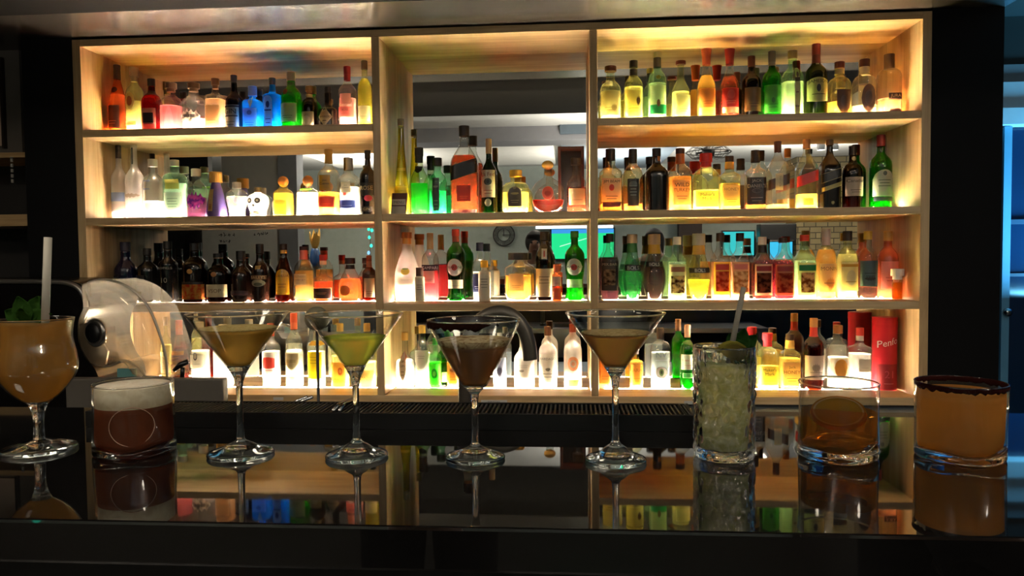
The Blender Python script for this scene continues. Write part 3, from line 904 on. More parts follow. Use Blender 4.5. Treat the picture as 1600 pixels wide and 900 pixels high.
# ---- second shelf, middle bay
B(2, 1, 621, 186, 27, 'taper', 'pale', '#f4d020', .9, '#8c8478', [('rect', .2, .3, .8, '#eacc50', 'GALLIANO', '#b08a18', {'tz': .5, 'th': .4, 'lines': 0}), ('rect', .46, .49, .9, '#b89a28', None, '#444', {'lines': 0})], 'very tall tapering bottle of bright yellow liqueur', 'liqueur_bottle', cap0=.93)
B(2, 1, 650, 231, 28, 'gourd', 'pale', '#10c020', .47, '#16120e', [('shield', .62, .72, .9, '#1c1814', None, '#a09060', {'lines': 0})], 'pale bottle half full of vivid green melon liqueur', 'liqueur_bottle', foil='#1c1814', foilz=(.78, .96), cap0=.88, capr=1.05)
B(2, 1, 679, 247, 29, 'dome', 'mint', '#20c878', .42, '#1c1814', [('rect', .06, .64, .4, '#1c1a18', None, '#6a6458', {'xo': -.1, 'extra': [('splash', .46, .52, .7, '#8a8474')], 'lines': 3})], 'bottle of teal green absinthe with narrow upright black label', 'liqueur_bottle', cap0=.87, capr=1.15)
B(2, 1, 726, 197, 45, 'jw', 'clear', '#8c2c10', .66, '#1c1410', [('slant', .42, .58, .97, '#17130f', None, '#9a8458', {'k': .32, 'border': '#b89450', 'lines': 0}), ('rect', .14, .32, .5, '#8a3416', None, '#c07a40', {'lines': 2}), ('rect', .0, .05, .96, 'pic:#e8e0d8,#a890a0', None, '#444', {'lines': 0})], 'oversized square whisky bottle of red amber with slanting black label', 'whisky_bottle', n=5, cap0=.89, capr=1.15)
B(2, 1, 764, 217, 25, 'tall', 'dgreen', '#0c2c12', .6, '#c0a47c', [('rect', .22, .58, .88, '#d8d4b4', 'La Fee', '#8a3020', {'tz': .84, 'th': .17, 'lines': 2, 'lz': .24, 'extra': [('oval', .38, .47, .6, '#44503c'), ('oval', .4, .45, .22, '#101410')]}), ('oval', .1, .2, .4, '#c8c49c')], 'dark green absinthe bottle with an eye printed on its label', 'liqueur_bottle', cap0=.82, foil='#c0a47c', foilz=(.8, .84))
B(2, 1, 806, 266, 44, 'crown', 'pale', '#ecd060', .5, '#c09830', [('arch', .16, .6, .5, '#4c4430', None, '#c0b070', {'xo': -.05, 'border': '#8a7c48', 'extra': [('splash', .42, .5, .6, '#a89858')]})], 'squat cushion shaped whisky bottle with gold cap and brown arched label', 'whisky_bottle', q=.6, cap0=.86, capr=1.1)
rx = B(2, 1, 856, 251, 53, 'disc', 'clear', '#b43008', .26, '#c8a050', [('oval', .26, .5, .36, '#e0654a', None, '#8a2c1c', {'border': '#e8a888', 'lines': 0, 'extra': [('splash', .3, .46, .6, '#c04a30')]})], 'flat disc shaped cognac decanter with rayed glass and red medallion', 'cognac_bottle', q=.42, cap0=.84, capr=1.35, capstyle='ball')
B(2, 1, 901, 247, 31, 'gourd', 'clear', '#7c1c0c', .46, '#2a1c14', [('rect', .14, .44, .82, '#c8b084', None, '#6a4a2c', {'lines': 1})], 'cognac bottle with cream label, in front of the black presentation case', 'cognac_bottle', cap0=.88, capr=1.25, q=.8)
# ---- second shelf, bay beside the dark wall
B(2, 2, 954, 233, 35, 'jack', 'pale', '#b84a18', .13, '#1c1814', [('rect', .16, .53, .88, '#ecd8a4', 'JIM BEAM', '#1c1814', {'tz': .84, 'th': .15, 'lines': 2, 'lz': .22, 'extra': [('oval', .33, .43, .26, '#d84a24')]}), ('rect', .08, .15, .8, '#3a1410', None, '#444', {'lines': 0})], 'square whiskey bottle with black cap and red seal on cream label', 'whisky_bottle', n=5, foil='#1c1814', foilz=(.82, .88), cap0=.88)
B(2, 2, 989, 233, 31, 'dome', 'pale', '#b84a1c', .13, '#1c1814', [('rect', .09, .52, .56, '#1c2422', None, '#8aa09a', {'lines': 4, 'lz': .72, 'extra': [('arch', .4, .48, .7, '#5c6a66')]})], 'whiskey bottle with tall narrow black label and black neck', 'whisky_bottle', foil='#1c1814', foilz=(.78, .9), cap0=.88)
B(2, 2, 1026, 232, 35, 'std', 'black', None, 0, '#1c140e', [('rect', .8, .94, .4, '#c87c3c', None, '#444', {'xo': .15, 'lines': 0})], 'black whiskey bottle with a copper strip on its neck', 'whisky_bottle', n=3)
B(2, 2, 1062.6, 232, 37, 'std', 'clear', '#e88c34', .55, '#3a1c10', [('rect', .1, .48, .72, '#f0b878', 'WILD/TURKEY', '#4a240c', {'tz': .82, 'th': .16, 'lines': 2, 'lz': .34, 'xo': .1})], 'orange whiskey bottle with peach label and two lines of brown capitals', 'whisky_bottle', foil='#b8642c', foilz=(.76, .92), cap0=.92)
B(2, 2, 1103, 240, 41, 'dome', 'pale', '#f4e070', .36, '#c82c2c', [('rect', .07, .34, .82, '#f0e468', 'Maker\'s/Mark', '#5a4a10', {'tz': .78, 'th': .2, 'lines': 1, 'lz': .2})], 'squarish whiskey bottle with red wax neck and yellow paper label', 'whisky_bottle', n=3, foil='#c82c2c', foilz=(.77, .9), cap0=.86, capr=1.1, q=.8)
B(2, 2, 1139.5, 244, 33, 'jack', 'pale', '#e8b448', .5, '#3a2414', [('rect', .08, .46, .82, '#dcb868', 'HONEY', '#6a4c18', {'tz': .8, 'th': .14})], 'square bottle of honey whiskey with beige label', 'whisky_bottle', n=5, foil='#d8a850', foilz=(.76, .9), cap0=.9)
B(2, 2, 1180, 235, 34, 'jack', 'clear', '#a83c14', .12, '#241410', [('rect', .09, .54, .92, '#1c1414', 'JACK/DANIEL\'S', '#d8ccc0', {'tz': .86, 'th': .13, 'lines': 2, 'lz': .24, 'extra': [('oval', .28, .36, .5, '#8a7c74'), ('oval', .29, .35, .44, '#2a2020')]})], 'square whiskey bottle with large black label and arched white lettering', 'whisky_bottle', n=5, foil='#241814', foilz=(.8, .9), cap0=.9)
B(2, 2, 1215, 221, 36, 'jw', 'clear', '#e89038', .08, '#3a1a14', [('slant', .33, .48, .97, '#2a1c18', None, '#a08a6c', {'k': .34, 'lines': 0}), ('rect', .28, .52, .35, '#e4dcae', None, '#444', {'lines': 0, 'xo': -.1})], 'nearly empty square whisky bottle with slanting black label', 'whisky_bottle', n=4.5, foil='#3a1a14', foilz=(.84, .92), cap0=.92)
B(2, 2, 1260, 217.5, 36, 'jw', 'clear', '#e8a440', .22, '#c08a58', [('slant', .36, .51, .97, '#b02c30', None, '#e8a890', {'k': .34, 'lines': 0}), ('rect', .06, .16, .45, '#e0a850', None, '#8a5c20', {'lines': 1})], 'square whisky bottle a fifth full with slanting red label', 'whisky_bottle', n=4.5, cap0=.87)
B(2, 2, 1296, 218.5, 34, 'jw', 'black', None, 0, '#5a4a30', [('slant', .42, .54, .97, '#141210', None, '#9a9070', {'k': .34, 'border': '#b8ac78', 'lines': 0}), ('slant', .29, .35, .97, '#c8bc6c', None, '#444', {'k': .34, 'lines': 0}), ('splash', .06, .13, .16, '#b0a468')], 'black square whisky bottle with slanting gold stripe and striding figure', 'whisky_bottle', n=4.5, cap0=.93, capr=1.1)
B(2, 2, 1332, 228, 30, 'std', 'dbrown', '#3a1006', .6, '#181210', [('rect', .2, .5, .9, '#d0c0a8', 'Canadian', '#3a2c24', {'tz': .8, 'th': .17}), ('oval', .76, .83, .6, '#c8b890')], 'brown whisky bottle with pale grey label and black cap', 'whisky_bottle', cap0=.86, foil='#181210', foilz=(.7, .74))
B(2, 2, 1376, 211, 33, 'std', 'green', '#187a24', .6, '#8a2a24', [('arch', .16, .52, .9, '#dcd8c4', None, '#4a5a3c', {'lines': 3, 'lz': .6, 'extra': [('oval', .44, .5, .2, '#4a5a4a'), ('rect', .1, .15, .95, '#2a2c3c')]})], 'bright green whisky bottle with white label and red cap, by the end panel', 'whisky_bottle', cap0=.85)
# ---- third shelf, bay beside the juicer
B(3, 0, 197, 378, 34, 'gourd', 'midnight', None, 0, '#14162c', [('rect', .2, .44, .4, '#24242c', None, '#b0a890', {'xo': -.6, 'lines': 1})], 'midnight blue bottle with long neck, end of its shelf above the juicer', 'liqueur_bottle', cap0=.86, capr=.95)
B(3, 0, 231, 388, 32, 'std', 'black', None, 0, '#0c0a0a', [('rect', .2, .5, .5, '#15110f', None, '#5c4c40', {'xo': -.3, 'lines': 3, 'lz': .6})], 'plain black bottle with faint dark label between the blue bottle and the one marked 10', 'liqueur_bottle')
B(3, 0, 263, 377, 28, 'jack', 'black', None, 0, '#100e0c', [('rect', .52, .6, .8, None, 'BUSHMILLS', '#a8a090', {'tz': .5, 'th': .6, 'lines': 0}), ('rect', .3, .42, .4, None, '10', '#9a9488', {'tz': .5, 'th': .7, 'lines': 0})], 'black whiskey bottle marked with a small silver 10', 'whisky_bottle')
B(3, 0, 305, 380, 37, 'dome', 'dbrown', '#2a0e04', .6, '#14100e', [('rect', .05, .3, .94, 'pic:#b8863c,#b03c24', None, '#444', {'border': '#3a1c0c', 'lines': 0}), ('oval', .48, .56, .24, '#d89c50'), ('rect', .3, .34, .9, '#2a1a10', None, '#444', {'lines': 0})], 'dark brandy bottle with gold and red label and gold seal', 'brandy_bottle', capr=.9, n=2.4)
B(3, 0, 341.7, 396, 35, 'dome', 'dbrown', '#2c0c04', .6, '#14100c', [('rect', .1, .36, .94, '#d8caa0', 'VSOP', '#6a4c28', {'tz': .5, 'th': .3, 'lines': 0}), ('oval', .52, .62, .26, '#c88444')], 'dark brandy bottle with cream label reading VSOP', 'brandy_bottle', foil='#c8a87c', foilz=(.9, .92), n=2.4, cap0=.92)
B(3, 0, 377, 392, 32, 'gourd', 'cocoa', None, 0, '#12100e', [('bow', .12, .22, .9, '#241012', None, '#8a3030', {'lines': 1})], 'black round shouldered liqueur bottle with faint red line low down', 'liqueur_bottle', cap0=.84, capr=.95)
B(3, 0, 406.7, 381, 27, 'gourd', 'cocoa', None, 0, '#151210', [('bow', .38, .46, .9, '#6a4a2c', 'BAILEYS', '#e0c090', {'tz': .5, 'th': .6, 'lines': 0}), ('oval', .26, .38, .8, '#9a9478', None, '#444', {'extra': [('oval', .27, .33, .6, '#4a4c34')]}), ('rect', .56, .62, .4, '#c8a45c', None, '#444', {'lines': 0})], 'black cream liqueur bottle with small oval landscape label', 'liqueur_bottle', cap0=.84, capr=.95)
B(3, 0, 444, 381, 28, 'wine', 'brown', '#2c0e04', .6, '#2a1a12', [('arch', .12, .56, .88, '#e8b428', 'KAHLUA', '#8a3414', {'tz': .74, 'th': .14, 'lines': 2, 'lz': .4})], 'brown coffee liqueur bottle with arched yellow label', 'liqueur_bottle', foil='#c8a050', foilz=(.83, .89), cap0=.9)
B(3, 0, 475.5, 385, 30, 'dome', 'clear', '#e09840', .56, '#3a1410', [('rect', .3, .5, .72, '#c8b49c', 'SOUTHERN/COMFORT', '#5a3a2c', {'tz': .76, 'th': .24, 'lines': 0, 'xo': -.2})], 'amber liqueur bottle with pink neck sleeve and pale grey upper label', 'liqueur_bottle', foil='#d87060', foilz=(.76, .93), cap0=.94)
B(3, 0, 505, 398, 31, 'squat', 'clear', '#c83a14', .42, '#9a2420', [('rect', .06, .28, .88, '#2a1c14', None, '#c8a070', {'border': '#e8d8b8', 'lines': 2, 'lz': .55})], 'red orange liqueur bottle with white framed black label', 'liqueur_bottle', foil='#d8b898', foilz=(.78, .88))
B(3, 0, 547.5, 403, 38, 'cone', 'clear', '#d84c1c', .52, '#2c1410', [('oval', .14, .36, .5, '#c88434', None, '#444', {'xo': -.15, 'border': '#e8b060', 'lines': 0})], 'wide shouldered orange liqueur decanter with dark cap and gold oval', 'liqueur_bottle', foil='#2a1610', foilz=(.74, .84), cap0=.87, capr=1.15)
B(3, 0, 577, 399, 22, 'std', 'brown', '#6a2408', .55, '#8a4a2c', [('rect', .08, .5, .7, '#d8c49c', None, '#9a7c50', {'xo': .15})], 'brown liqueur bottle with cream label pressed against the divider', 'liqueur_bottle', foil='#b87850', foilz=(.74, .9))
# ---- third shelf, middle bay
B(3, 1, 631.7, 363, 40, 'cone', 'frost', '#fbf6e6', .5, '#b07038', [('oval', .38, .48, .4, '#f0d850', None, '#444', {'extra': [('splash', .45, .49, .7, '#7a9a50')]}), ('rect', .24, .34, .6, '#f4eede', None, '#a8a898', {'lines': 2, 'lz': .7})], 'white frosted conical limoncello bottle with a lemon on the label', 'liqueur_bottle', foil='#d89c48', foilz=(.83, .92), cap0=.92, capr=1.2)
B(3, 1, 656, 418, 15, 'bitters', 'kraft', None, 0, '#4a2c20', [('rect', .06, .66, .9, '#dcd0b8', None, '#6a5c48', {'lines': 3, 'lz': .7})], 'small paper wrapped bitters bottle with brown cap in front of red bottle', 'bitters_bottle', cap0=.76, capr=1.4, dy=-.062)
B(3, 1, 672.5, 364, 27, 'std', 'clear', '#e83c44', .52, '#c8a06c', [('rect', .44, .53, .95, '#3a1c2c', 'CAMPARI', '#f0e8e8', {'tz': .5, 'th': .65, 'lines': 0}), ('rect', .26, .44, .7, '#e8b4a8', None, '#a05040', {'xo': -.15, 'lines': 2})], 'pinkish red aperitif bottle with dark band and white lettering', 'liqueur_bottle', foil='#c8a470', foilz=(.76, .9), cap0=.9)
B(3, 1, 712.5, 358, 30, 'vermouth', 'green', '#28120a', .44, '#a8342c', [('oval', .35, .58, .86, '#dcd8d0', 'MARTINI', '#20181a', {'tz': .5, 'th': .15, 'lines': 0, 'border': '#a0785c', 'extra': [('oval', .42, .51, .4, '#a83c34')]}), ('rect', .17, .29, .9, '#d8ccae', None, '#7a6c50', {'lines': 1})], 'green vermouth bottle with red cap and white disc on dark contents', 'vermouth_bottle', foil='#8a4030', foilz=(.82, .92), cap0=.91, capr=1.05)
B(3, 1, 750, 379, 23, 'std', 'clear', '#f0eee4', .5, '#1c2038', [('rect', .14, .46, .7, '#2a2c50', None, '#c8cce0', {'xo': -.2, 'lines': 2})], 'clear bottle with dark blue label and wide navy cap', 'liqueur_bottle', cap0=.86, capr=1.3)
B(3, 1, 757, 407, 19, 'bitters', 'kraft', None, 0, '#e0a820', [('rect', .05, .66, .93, '#d8d4c0', None, '#50504c', {'lines': 4, 'lz': .8})], 'white paper wrapped bitters bottle with yellow cap in front of navy capped bottle', 'bitters_bottle', cap0=.84, capr=1.15, dy=-.068)
B(3, 1, 810, 395, 43, 'amar', 'clear', '#e09830', .52, '#1c1612', [('rect', .2, .56, .55, '#d8b880', None, '#6a4a24', {'lines': 2, 'xo': -.05})], 'broad square amaretto bottle of amber with flat black cap', 'liqueur_bottle', n=3.4, cap0=.86, capr=1.75, q=.7)
B(3, 1, 851, 362, 30, 'frag', 'dbrown', '#2a1004', .5, '#1c1814', [('rect', .05, .46, .95, '#e0c898', None, '#7a5c38', {'lines': 3, 'lz': .7}), ('rect', .6, .75, .45, '#e8e0c8', None, '#c05030', {'lines': 0, 'extra': [('rect', .63, .72, .25, '#c05030')]})], 'dark brown monk shaped liqueur bottle with cream label and small crest', 'liqueur_bottle', capr=1.1)
B(3, 1, 870, 413, 15, 'bitters', 'orange', '#c86020', .6, '#c8643c', [('rect', .4, .66, .9, '#c8c0a8', None, '#50684c', {'lines': 1}), ('rect', .04, .36, .9, '#b86a3c', None, '#444', {'lines': 0})], 'small orange bitters bottle next to the bright green vermouth', 'bitters_bottle', cap0=.8, capr=1.3, dy=-.062)
B(3, 1, 898, 361, 31, 'vermouth', 'green', '#3cc83c', .4, '#2c7a34', [('oval', .36, .6, .86, '#d4d8cc', 'MARTINI', '#20181a', {'tz': .5, 'th': .15, 'lines': 0, 'extra': [('oval', .43, .52, .4, '#a83c34')]}), ('rect', .18, .3, .88, '#b8c8a0', None, '#5a7a50', {'lines': 1})], 'bright green vermouth bottle with green cap and white disc', 'vermouth_bottle', cap0=.91, capr=1.05)
# ---- third shelf, bay beside the dark wall
B(3, 2, 953, 365, 28, 'syrup', 'clear', '#200a10', .64, '#141214', [('rect', .14, .58, .84, '#1c1416', 'MIX.BAR', '#c8b8a8', {'tz': .9, 'th': .09, 'lines': 0, 'extra': [('rect', .22, .46, .75, 'pic:#7a6a5c,#20181a')]})], 'dark syrup bottle with black label and black cap, first after the divider', 'syrup_bottle', n=3)
B(3, 2, 988, 366, 31, 'bols', 'mint', '#0c7434', .42, '#b09880', [('rect', .44, .53, .97, '#1c1c20', 'BOLS', '#c8d0cc', {'tz': .5, 'th': .6, 'lines': 0})], 'bulbous bottle of dark green mint liqueur with black band', 'liqueur_bottle', foil='#2c6a34', foilz=(.72, .86), cap0=.87, capr=1.05)
B(3, 2, 1022, 366, 36, 'bols', 'clear', '#1c0808', .52, '#a08468', [('rect', .5, .58, .97, '#1c181c', 'BOLS', '#c8c8c8', {'tz': .5, 'th': .6, 'lines': 0})], 'bulbous bottle of almost black liqueur with yellow neck sleeve', 'liqueur_bottle', foil='#b88c24', foilz=(.7, .84), cap0=.85, capr=1.05)
B(3, 2, 1058, 370, 29, 'syrup', 'mint', '#f0e8d0', .6, '#e8e0d0', [('rect', .06, .56, .86, '#f0e0a8', None, '#7a3c20', {'lines': 0, 'extra': [('rect', .1, .38, .8, 'pic:#f0c890,#4a2014'), ('rect', .44, .52, .8, '#a86a4c')]})], 'clear syrup bottle with white cap and mushroom brown picture', 'syrup_bottle', n=3)
B(3, 2, 1092, 365, 36, 'bols', 'pale', '#f0d030', .3, '#c8b8a0', [('rect', .4, .48, .97, '#2c2a2c', 'BOLS', '#d8d8d8', {'tz': .5, 'th': .6, 'lines': 0})], 'bulbous clear bottle with a little yellow liqueur and black band', 'liqueur_bottle', foil='#e0a848', foilz=(.68, .82), cap0=.83, capr=1.05)
B(3, 2, 1125, 364, 29, 'syrup', 'clear', '#f0a060', .56, '#2c1810', [('rect', .07, .56, .86, '#f0c440', None, '#a02c20', {'lines': 0, 'extra': [('rect', .44, .53, .8, '#d04834'), ('rect', .12, .42, .78, 'pic:#e07850,#a02818')]})], 'syrup bottle with strawberry red picture in a yellow frame', 'syrup_bottle', n=3)
B(3, 2, 1156, 364, 29, 'syrup', 'clear', '#f0b090', .56, '#28160e', [('rect', .07, .56, .86, '#f0c08c', None, '#b06050', {'lines': 0, 'extra': [('rect', .45, .53, .8, '#e08c80'), ('rect', .1, .42, .84, 'pic:#f0d8a0,#b07840')]})], 'syrup bottle with pale nut picture under a pink band', 'syrup_bottle', n=3)
B(3, 2, 1191, 370, 30, 'syrup', 'clear', '#4a1410', .58, '#e4dcc4', [('rect', .06, .56, .86, '#e8d0a0', None, '#a02c28', {'lines': 0, 'extra': [('rect', .45, .53, .84, '#a83434'), ('rect', .1, .42, .8, 'pic:#7a4430,#2c1410')]})], 'dark syrup bottle with white cap and cocoa brown picture', 'syrup_bottle', n=3, foil='#2a1812', foilz=(.74, .86))
B(3, 2, 1225, 371, 32, 'syrup', 'clear', '#8a1824', .62, '#2a1210', [('rect', .06, .56, .86, '#c88050', None, '#a02c28', {'lines': 0, 'extra': [('rect', .45, .53, .84, '#a83a34'), ('rect', .1, .42, .84, 'pic:#8a2c24,#c86a40')]})], 'dark red syrup bottle with red fruit picture and red label', 'syrup_bottle', n=3, cap0=.92)
B(3, 2, 1259, 367, 33, 'syrup', 'mint', '#eceac8', .6, '#c83c2c', [('rect', .06, .56, .84, '#f0e090', None, '#2c7a3c', {'lines': 0, 'extra': [('rect', .44, .53, .92, '#2c8a4c'), ('rect', .1, .41, .72, 'pic:#e8a880,#7a3c20')]})], 'clear syrup bottle with green title band, almond picture and red cap', 'syrup_bottle', n=3, cap0=.91)
B(3, 2, 1291, 357, 32, 'dome', 'clear', '#f0a848', .7, '#d8c0b8', [('rect', .1, .5, .8, '#f0c888', 'MONIN', '#a06a50', {'tz': .82, 'th': .14, 'lines': 1, 'extra': [('splash', .14, .34, .5, '#e8a850', .1)]})], 'tall amber syrup bottle with whitish cap and peach label', 'syrup_bottle', foil='#e0c0b4', foilz=(.76, .9))
B(3, 2, 1324, 361, 32, 'dome', 'pale', '#f0dc90', .66, '#241c1c', [('rect', .12, .54, .8, '#ecdca0', None, '#a08038', {'lines': 1, 'extra': [('rect', .47, .51, 1, '#c8942c'), ('oval', .2, .42, .55, '#d8cca8')]})], 'pale yellow syrup bottle with black cap and vanilla picture', 'syrup_bottle', cap0=.86)
B(3, 2, 1355, 361, 29, 'dome', 'clear', '#2c1410', .16, '#d8b048', [('rect', .18, .56, .9, '#4c6870', None, '#182028', {'lines': 2, 'lz': .5, 'extra': [('splash', .26, .34, .6, '#2c3438')]})], 'syrup bottle with grey blue label and yellow cap', 'syrup_bottle', cap0=.88)
B(3, 2, 1389.6, 361, 31, 'dome', 'rose', '#f0c0a8', .5, '#c89850', [('rect', .14, .55, .84, '#f0a898', None, '#c06060', {'lines': 2, 'lz': .4})], 'clear syrup bottle with salmon pink label beside the end panel', 'syrup_bottle', cap0=.86)
B(3, 2, 1402, 420, 15, 'mini', 'pale', '#f0a838', .55, '#ece4dc', [], 'tiny amber bottle under a white paper cap, by the end panel', 'sample_bottle', capstyle='cork', cap0=.66, capr=1.15, dy=-.08)
# ---- lowest shelf, bay beside the juicer
B(4, 0, 263, 495, 17, 'std', 'pale', '#f0e4b0', .6, '#e8e0d0', [('rect', .2, .5, .8, '#f0e8c0', None, '#b8a880')], 'slim pale bottle with white cap just past the juicer dome', 'liqueur_bottle')
B(4, 0, 278, 500, 26, 'wine', 'brown', '#d07820', .6, '#a04a38', [('rect', .1, .34, .8, '#5c2c14', None, '#c89050', {'xo': -.1}), ('rect', .48, .54, .8, '#c88c40', None, '#444', {'lines': 0})], 'amber brown wine bottle with rusty cap near the juicer dome', 'wine_bottle', foil='#a8584a', foilz=(.78, .92))
B(4, 0, 313, 503, 29, 'dome', 'clear', '#f6f2e6', .56, '#c8c0b0', [('rect', .3, .5, .8, '#e8e4d8', None, '#545060', {'lines': 1, 'extra': [('oval', .42, .54, .28, '#4c4858'), ('oval', .44, .52, .2, '#e0dcd0')]})], 'clear white bottle with a small round emblem, behind the black lever', 'vodka_bottle')
B(4, 0, 349, 507, 30, 'dome', 'frost', '#fdf8ec', .56, '#d8d0c0', [], 'plain frosted bottle hidden behind the golden cocktail', 'vodka_bottle')
B(4, 0, 424, 505, 28, 'std', 'clear', '#f8f4e8', .56, '#c84838', [('rect', .14, .56, .82, '#f4ece4', None, '#c03c34', {'lines': 1, 'extra': [('bow', .3, .48, .85, '#d04438')]})], 'clear vodka bottle with red ribbon label beside the golden cocktail', 'vodka_bottle', foil='#c84838', foilz=(.8, .9))
B(4, 0, 460, 489, 28, 'smir', 'clear', '#f6f4e8', .5, '#d86048', [('shield', .24, .46, .7, '#c8bc98', None, '#7a6c48', {'lines': 0, 'border': '#8a7c50', 'extra': [('rect', .34, .38, .7, '#a89a70')]}), ('oval', .1, .16, .6, '#d8946c')], 'tall clear vodka bottle with gold shield and red neck', 'vodka_bottle', foil='#e07860', foilz=(.78, .93))
B(4, 0, 495, 505, 28, 'std', 'clear', '#f6f4e4', .56, '#f0c040', [('rect', .14, .56, .78, '#f0d020', None, '#b89014', {'lines': 3, 'lz': .8, 'xo': -.05})], 'clear vodka bottle with bright yellow label', 'vodka_bottle', foil='#f0c850', foilz=(.66, .72), cap0=.9)
B(4, 0, 532, 505, 27, 'rect', 'pale', '#f4d890', .5, '#d8b060', [('rect', .02, .4, .9, '#e8a84c', 'SONIC', '#b06a1c', {'tz': .25, 'th': .16, 'lines': 0, 'extra': [('oval', .2, .32, .3, '#c86424', .2), ('oval', .23, .29, .16, '#f0c070', .2)]})], 'bottle with orange label and ringed emblem behind the green cocktail', n=3)
B(4, 0, 574, 505, 27, 'rect', 'pale', '#f4e0a8', .4, '#d8b060', [('rect', .02, .28, .9, '#ecc88c', 'SONIC', '#b8803c', {'tz': .5, 'th': .24, 'lines': 0})], 'bottle with pale orange label against the divider by the green cocktail', n=3)
# ---- lowest shelf, middle bay
B(4, 1, 629, 519, 29, 'squat', 'clear', '#f6f2e8', .5, '#c8a058', [('hex', .12, .66, .9, '#d0c8c0', "GILBEY'S/GIN", '#3a2c34', {'tz': .66, 'th': .1, 'lines': 2, 'lz': .32, 'border': '#a86a54'})], 'clear gin bottle with brown bordered hexagonal label', 'gin_bottle', n=3, cap0=.86)
B(4, 1, 654, 508, 25, 'dome', 'clear', '#fbf6ea', .56, '#e0bc70', [('shield', .3, .6, .8, '#f2ece2', None, '#a8a4a0', {'lines': 2, 'lz': .7, 'border': '#c8c0b8'})], 'clear round bottle with white shield label and gold cap', 'vodka_bottle', cap0=.88)
B(4, 1, 667, 528, 20, 'mini', 'mint', '#30d820', .52, '#2c8a3c', [('rect', .08, .5, .9, '#58e038', None, '#189020', {'lines': 0, 'extra': [('oval', .2, .4, .5, '#18a024'), ('oval', .25, .35, .28, '#88f060')]})], 'small bottle of neon green liqueur', 'liqueur_bottle', dy=-.02)
B(4, 1, 688, 528, 20, 'std', 'green', '#28c820', .5, '#58c048', [('rect', .1, .3, .8, '#98e060', None, '#58a030')], 'slender light green bottle behind the espresso cocktail', 'liqueur_bottle', dy=.03)
B(4, 1, 701, 534, 22, 'rect', 'pale', '#f4a040', .7, '#e09850', [('rect', .1, .56, .85, '#f0a450', None, '#b86420', {'extra': [('splash', .34, .46, .6, '#b06428')]})], 'orange bottle partly hidden by the espresso cocktail', 'liqueur_bottle', n=3)
B(4, 1, 781, 520, 22, 'std', 'clear', '#d8e0ec', .5, '#c8ccd4', [('rect', .06, .56, .88, '#b4c0d4', None, '#5c6880', {'lines': 0, 'extra': [('splash', .2, .46, .4, '#3c3c4c')]})], 'clear rum bottle with grey blue label and dark standing figure', 'rum_bottle')
B(4, 1, 819, 520, 32, 'gourd', 'frost', '#fdfaf2', .6, '#4a3a30', [('rect', .2, .5, .7, '#faf6ee', None, '#b8b4b0', {'lines': 2, 'lz': .75, 'extra': [('splash', .3, .36, .35, '#8c8880', -.2)]})], 'white coconut rum bottle below the curved tap', 'rum_bottle')
B(4, 1, 856, 510, 28, 'std', 'frost', '#f8fae4', .7, '#5c3820', [('rect', .1, .56, .86, '#fafaee', 'BARDAGO', '#8a8a7c', {'tz': .84, 'th': .11, 'lines': 2, 'lz': .3, 'extra': [('splash', .28, .36, .3, '#787868')]})], 'glowing white rum bottle with brown cork beyond the tap spout', 'rum_bottle', capstyle='cyl', cap0=.86)
B(4, 1, 895, 506, 28, 'std', 'frost', '#fafaf2', .6, '#a04a30', [('oval', .28, .5, .62, '#f0a878', None, '#444', {'extra': [('oval', .33, .45, .6, '#f6eedc'), ('oval', .36, .42, .3, '#f0b890')]}), ('rect', .04, .14, .8, '#b4d88c', None, '#444', {'lines': 0})], 'white bottle with a peach fruit ring printed on it', 'rum_bottle')
# ---- lowest shelf, bay beside the dark wall
B(4, 2, 946, 530, 21, 'rect', 'pale', '#f4a44c', .7, '#c88848', [('rect', .1, .6, .86, '#f0a858', None, '#b86a28')], 'orange labelled bottle against the divider behind the creamy cocktail', 'liqueur_bottle', n=3)
B(4, 2, 994, 545, 21, 'rect', 'pale', '#f4b048', .72, '#c8d0e0', [('rect', .1, .62, .86, '#f2b050', 'ARA', '#c87c28', {'tz': .72, 'th': .16, 'lines': 1})], 'short amber bottle with orange label beside the creamy cocktail', 'liqueur_bottle', n=3)
B(4, 2, 1032, 512, 31, 'flask', 'clear', '#e4eef4', .6, '#2a2220', [('rect', .48, .64, .7, None, 'NV', '#5c6474', {'tz': .5, 'th': .55, 'lines': 0}), ('rect', .46, .48, .6, '#8c94a0', None, '#444', {'lines': 0}), ('oval', .18, .36, .55, '#f4f4ec', None, '#444', {'border': '#5c6450', 'lines': 0, 'extra': [('oval', .21, .33, .42, '#7c9c58'), ('oval', .24, .3, .2, '#14201c')]})], 'clear vodka flask with a green eye printed on it', 'vodka_bottle', q=.6, n=2.6, cap0=.82)
B(4, 2, 1074, 507, 23, 'dome', 'green', '#1c9c20', .6, '#c89c80', [('rect', .3, .54, .93, '#c8ccb4', 'ZUBROWKA', '#b03430', {'tz': .62, 'th': .28, 'lines': 1, 'lz': .28}), ('rect', .18, .24, .7, '#2c7a34', None, '#b8d8a8', {'lines': 0, 'border': '#b8d8a8'})], 'bright green vodka bottle with grey label beside the tall icy glass', 'vodka_bottle', foil='#c8a088', foilz=(.8, .9))
B(4, 2, 1199, 520, 33, 'dome', 'pale', '#f4d860', .4, '#d83440', [('rect', .08, .42, .86, '#f0d860', 'Maker\'s/Mark', '#6a5410', {'tz': .8, 'th': .16, 'lines': 1, 'lz': .2})], 'yellow whiskey bottle with red wax neck on the lowest shelf', 'whisky_bottle', n=3, foil='#d83440', foilz=(.76, .9), capr=1.1, q=.8)
B(4, 2, 1234, 522, 33, 'jack', 'pale', '#f0b850', .56, '#3a2010', [('rect', .08, .5, .86, '#e8bc78', 'Jack/HONEY', '#6a4420', {'tz': .78, 'th': .15})], 'honey whiskey bottle with beige label next to the red waxed bottle', 'whisky_bottle', n=5, foil='#f0c060', foilz=(.74, .9), cap0=.9)
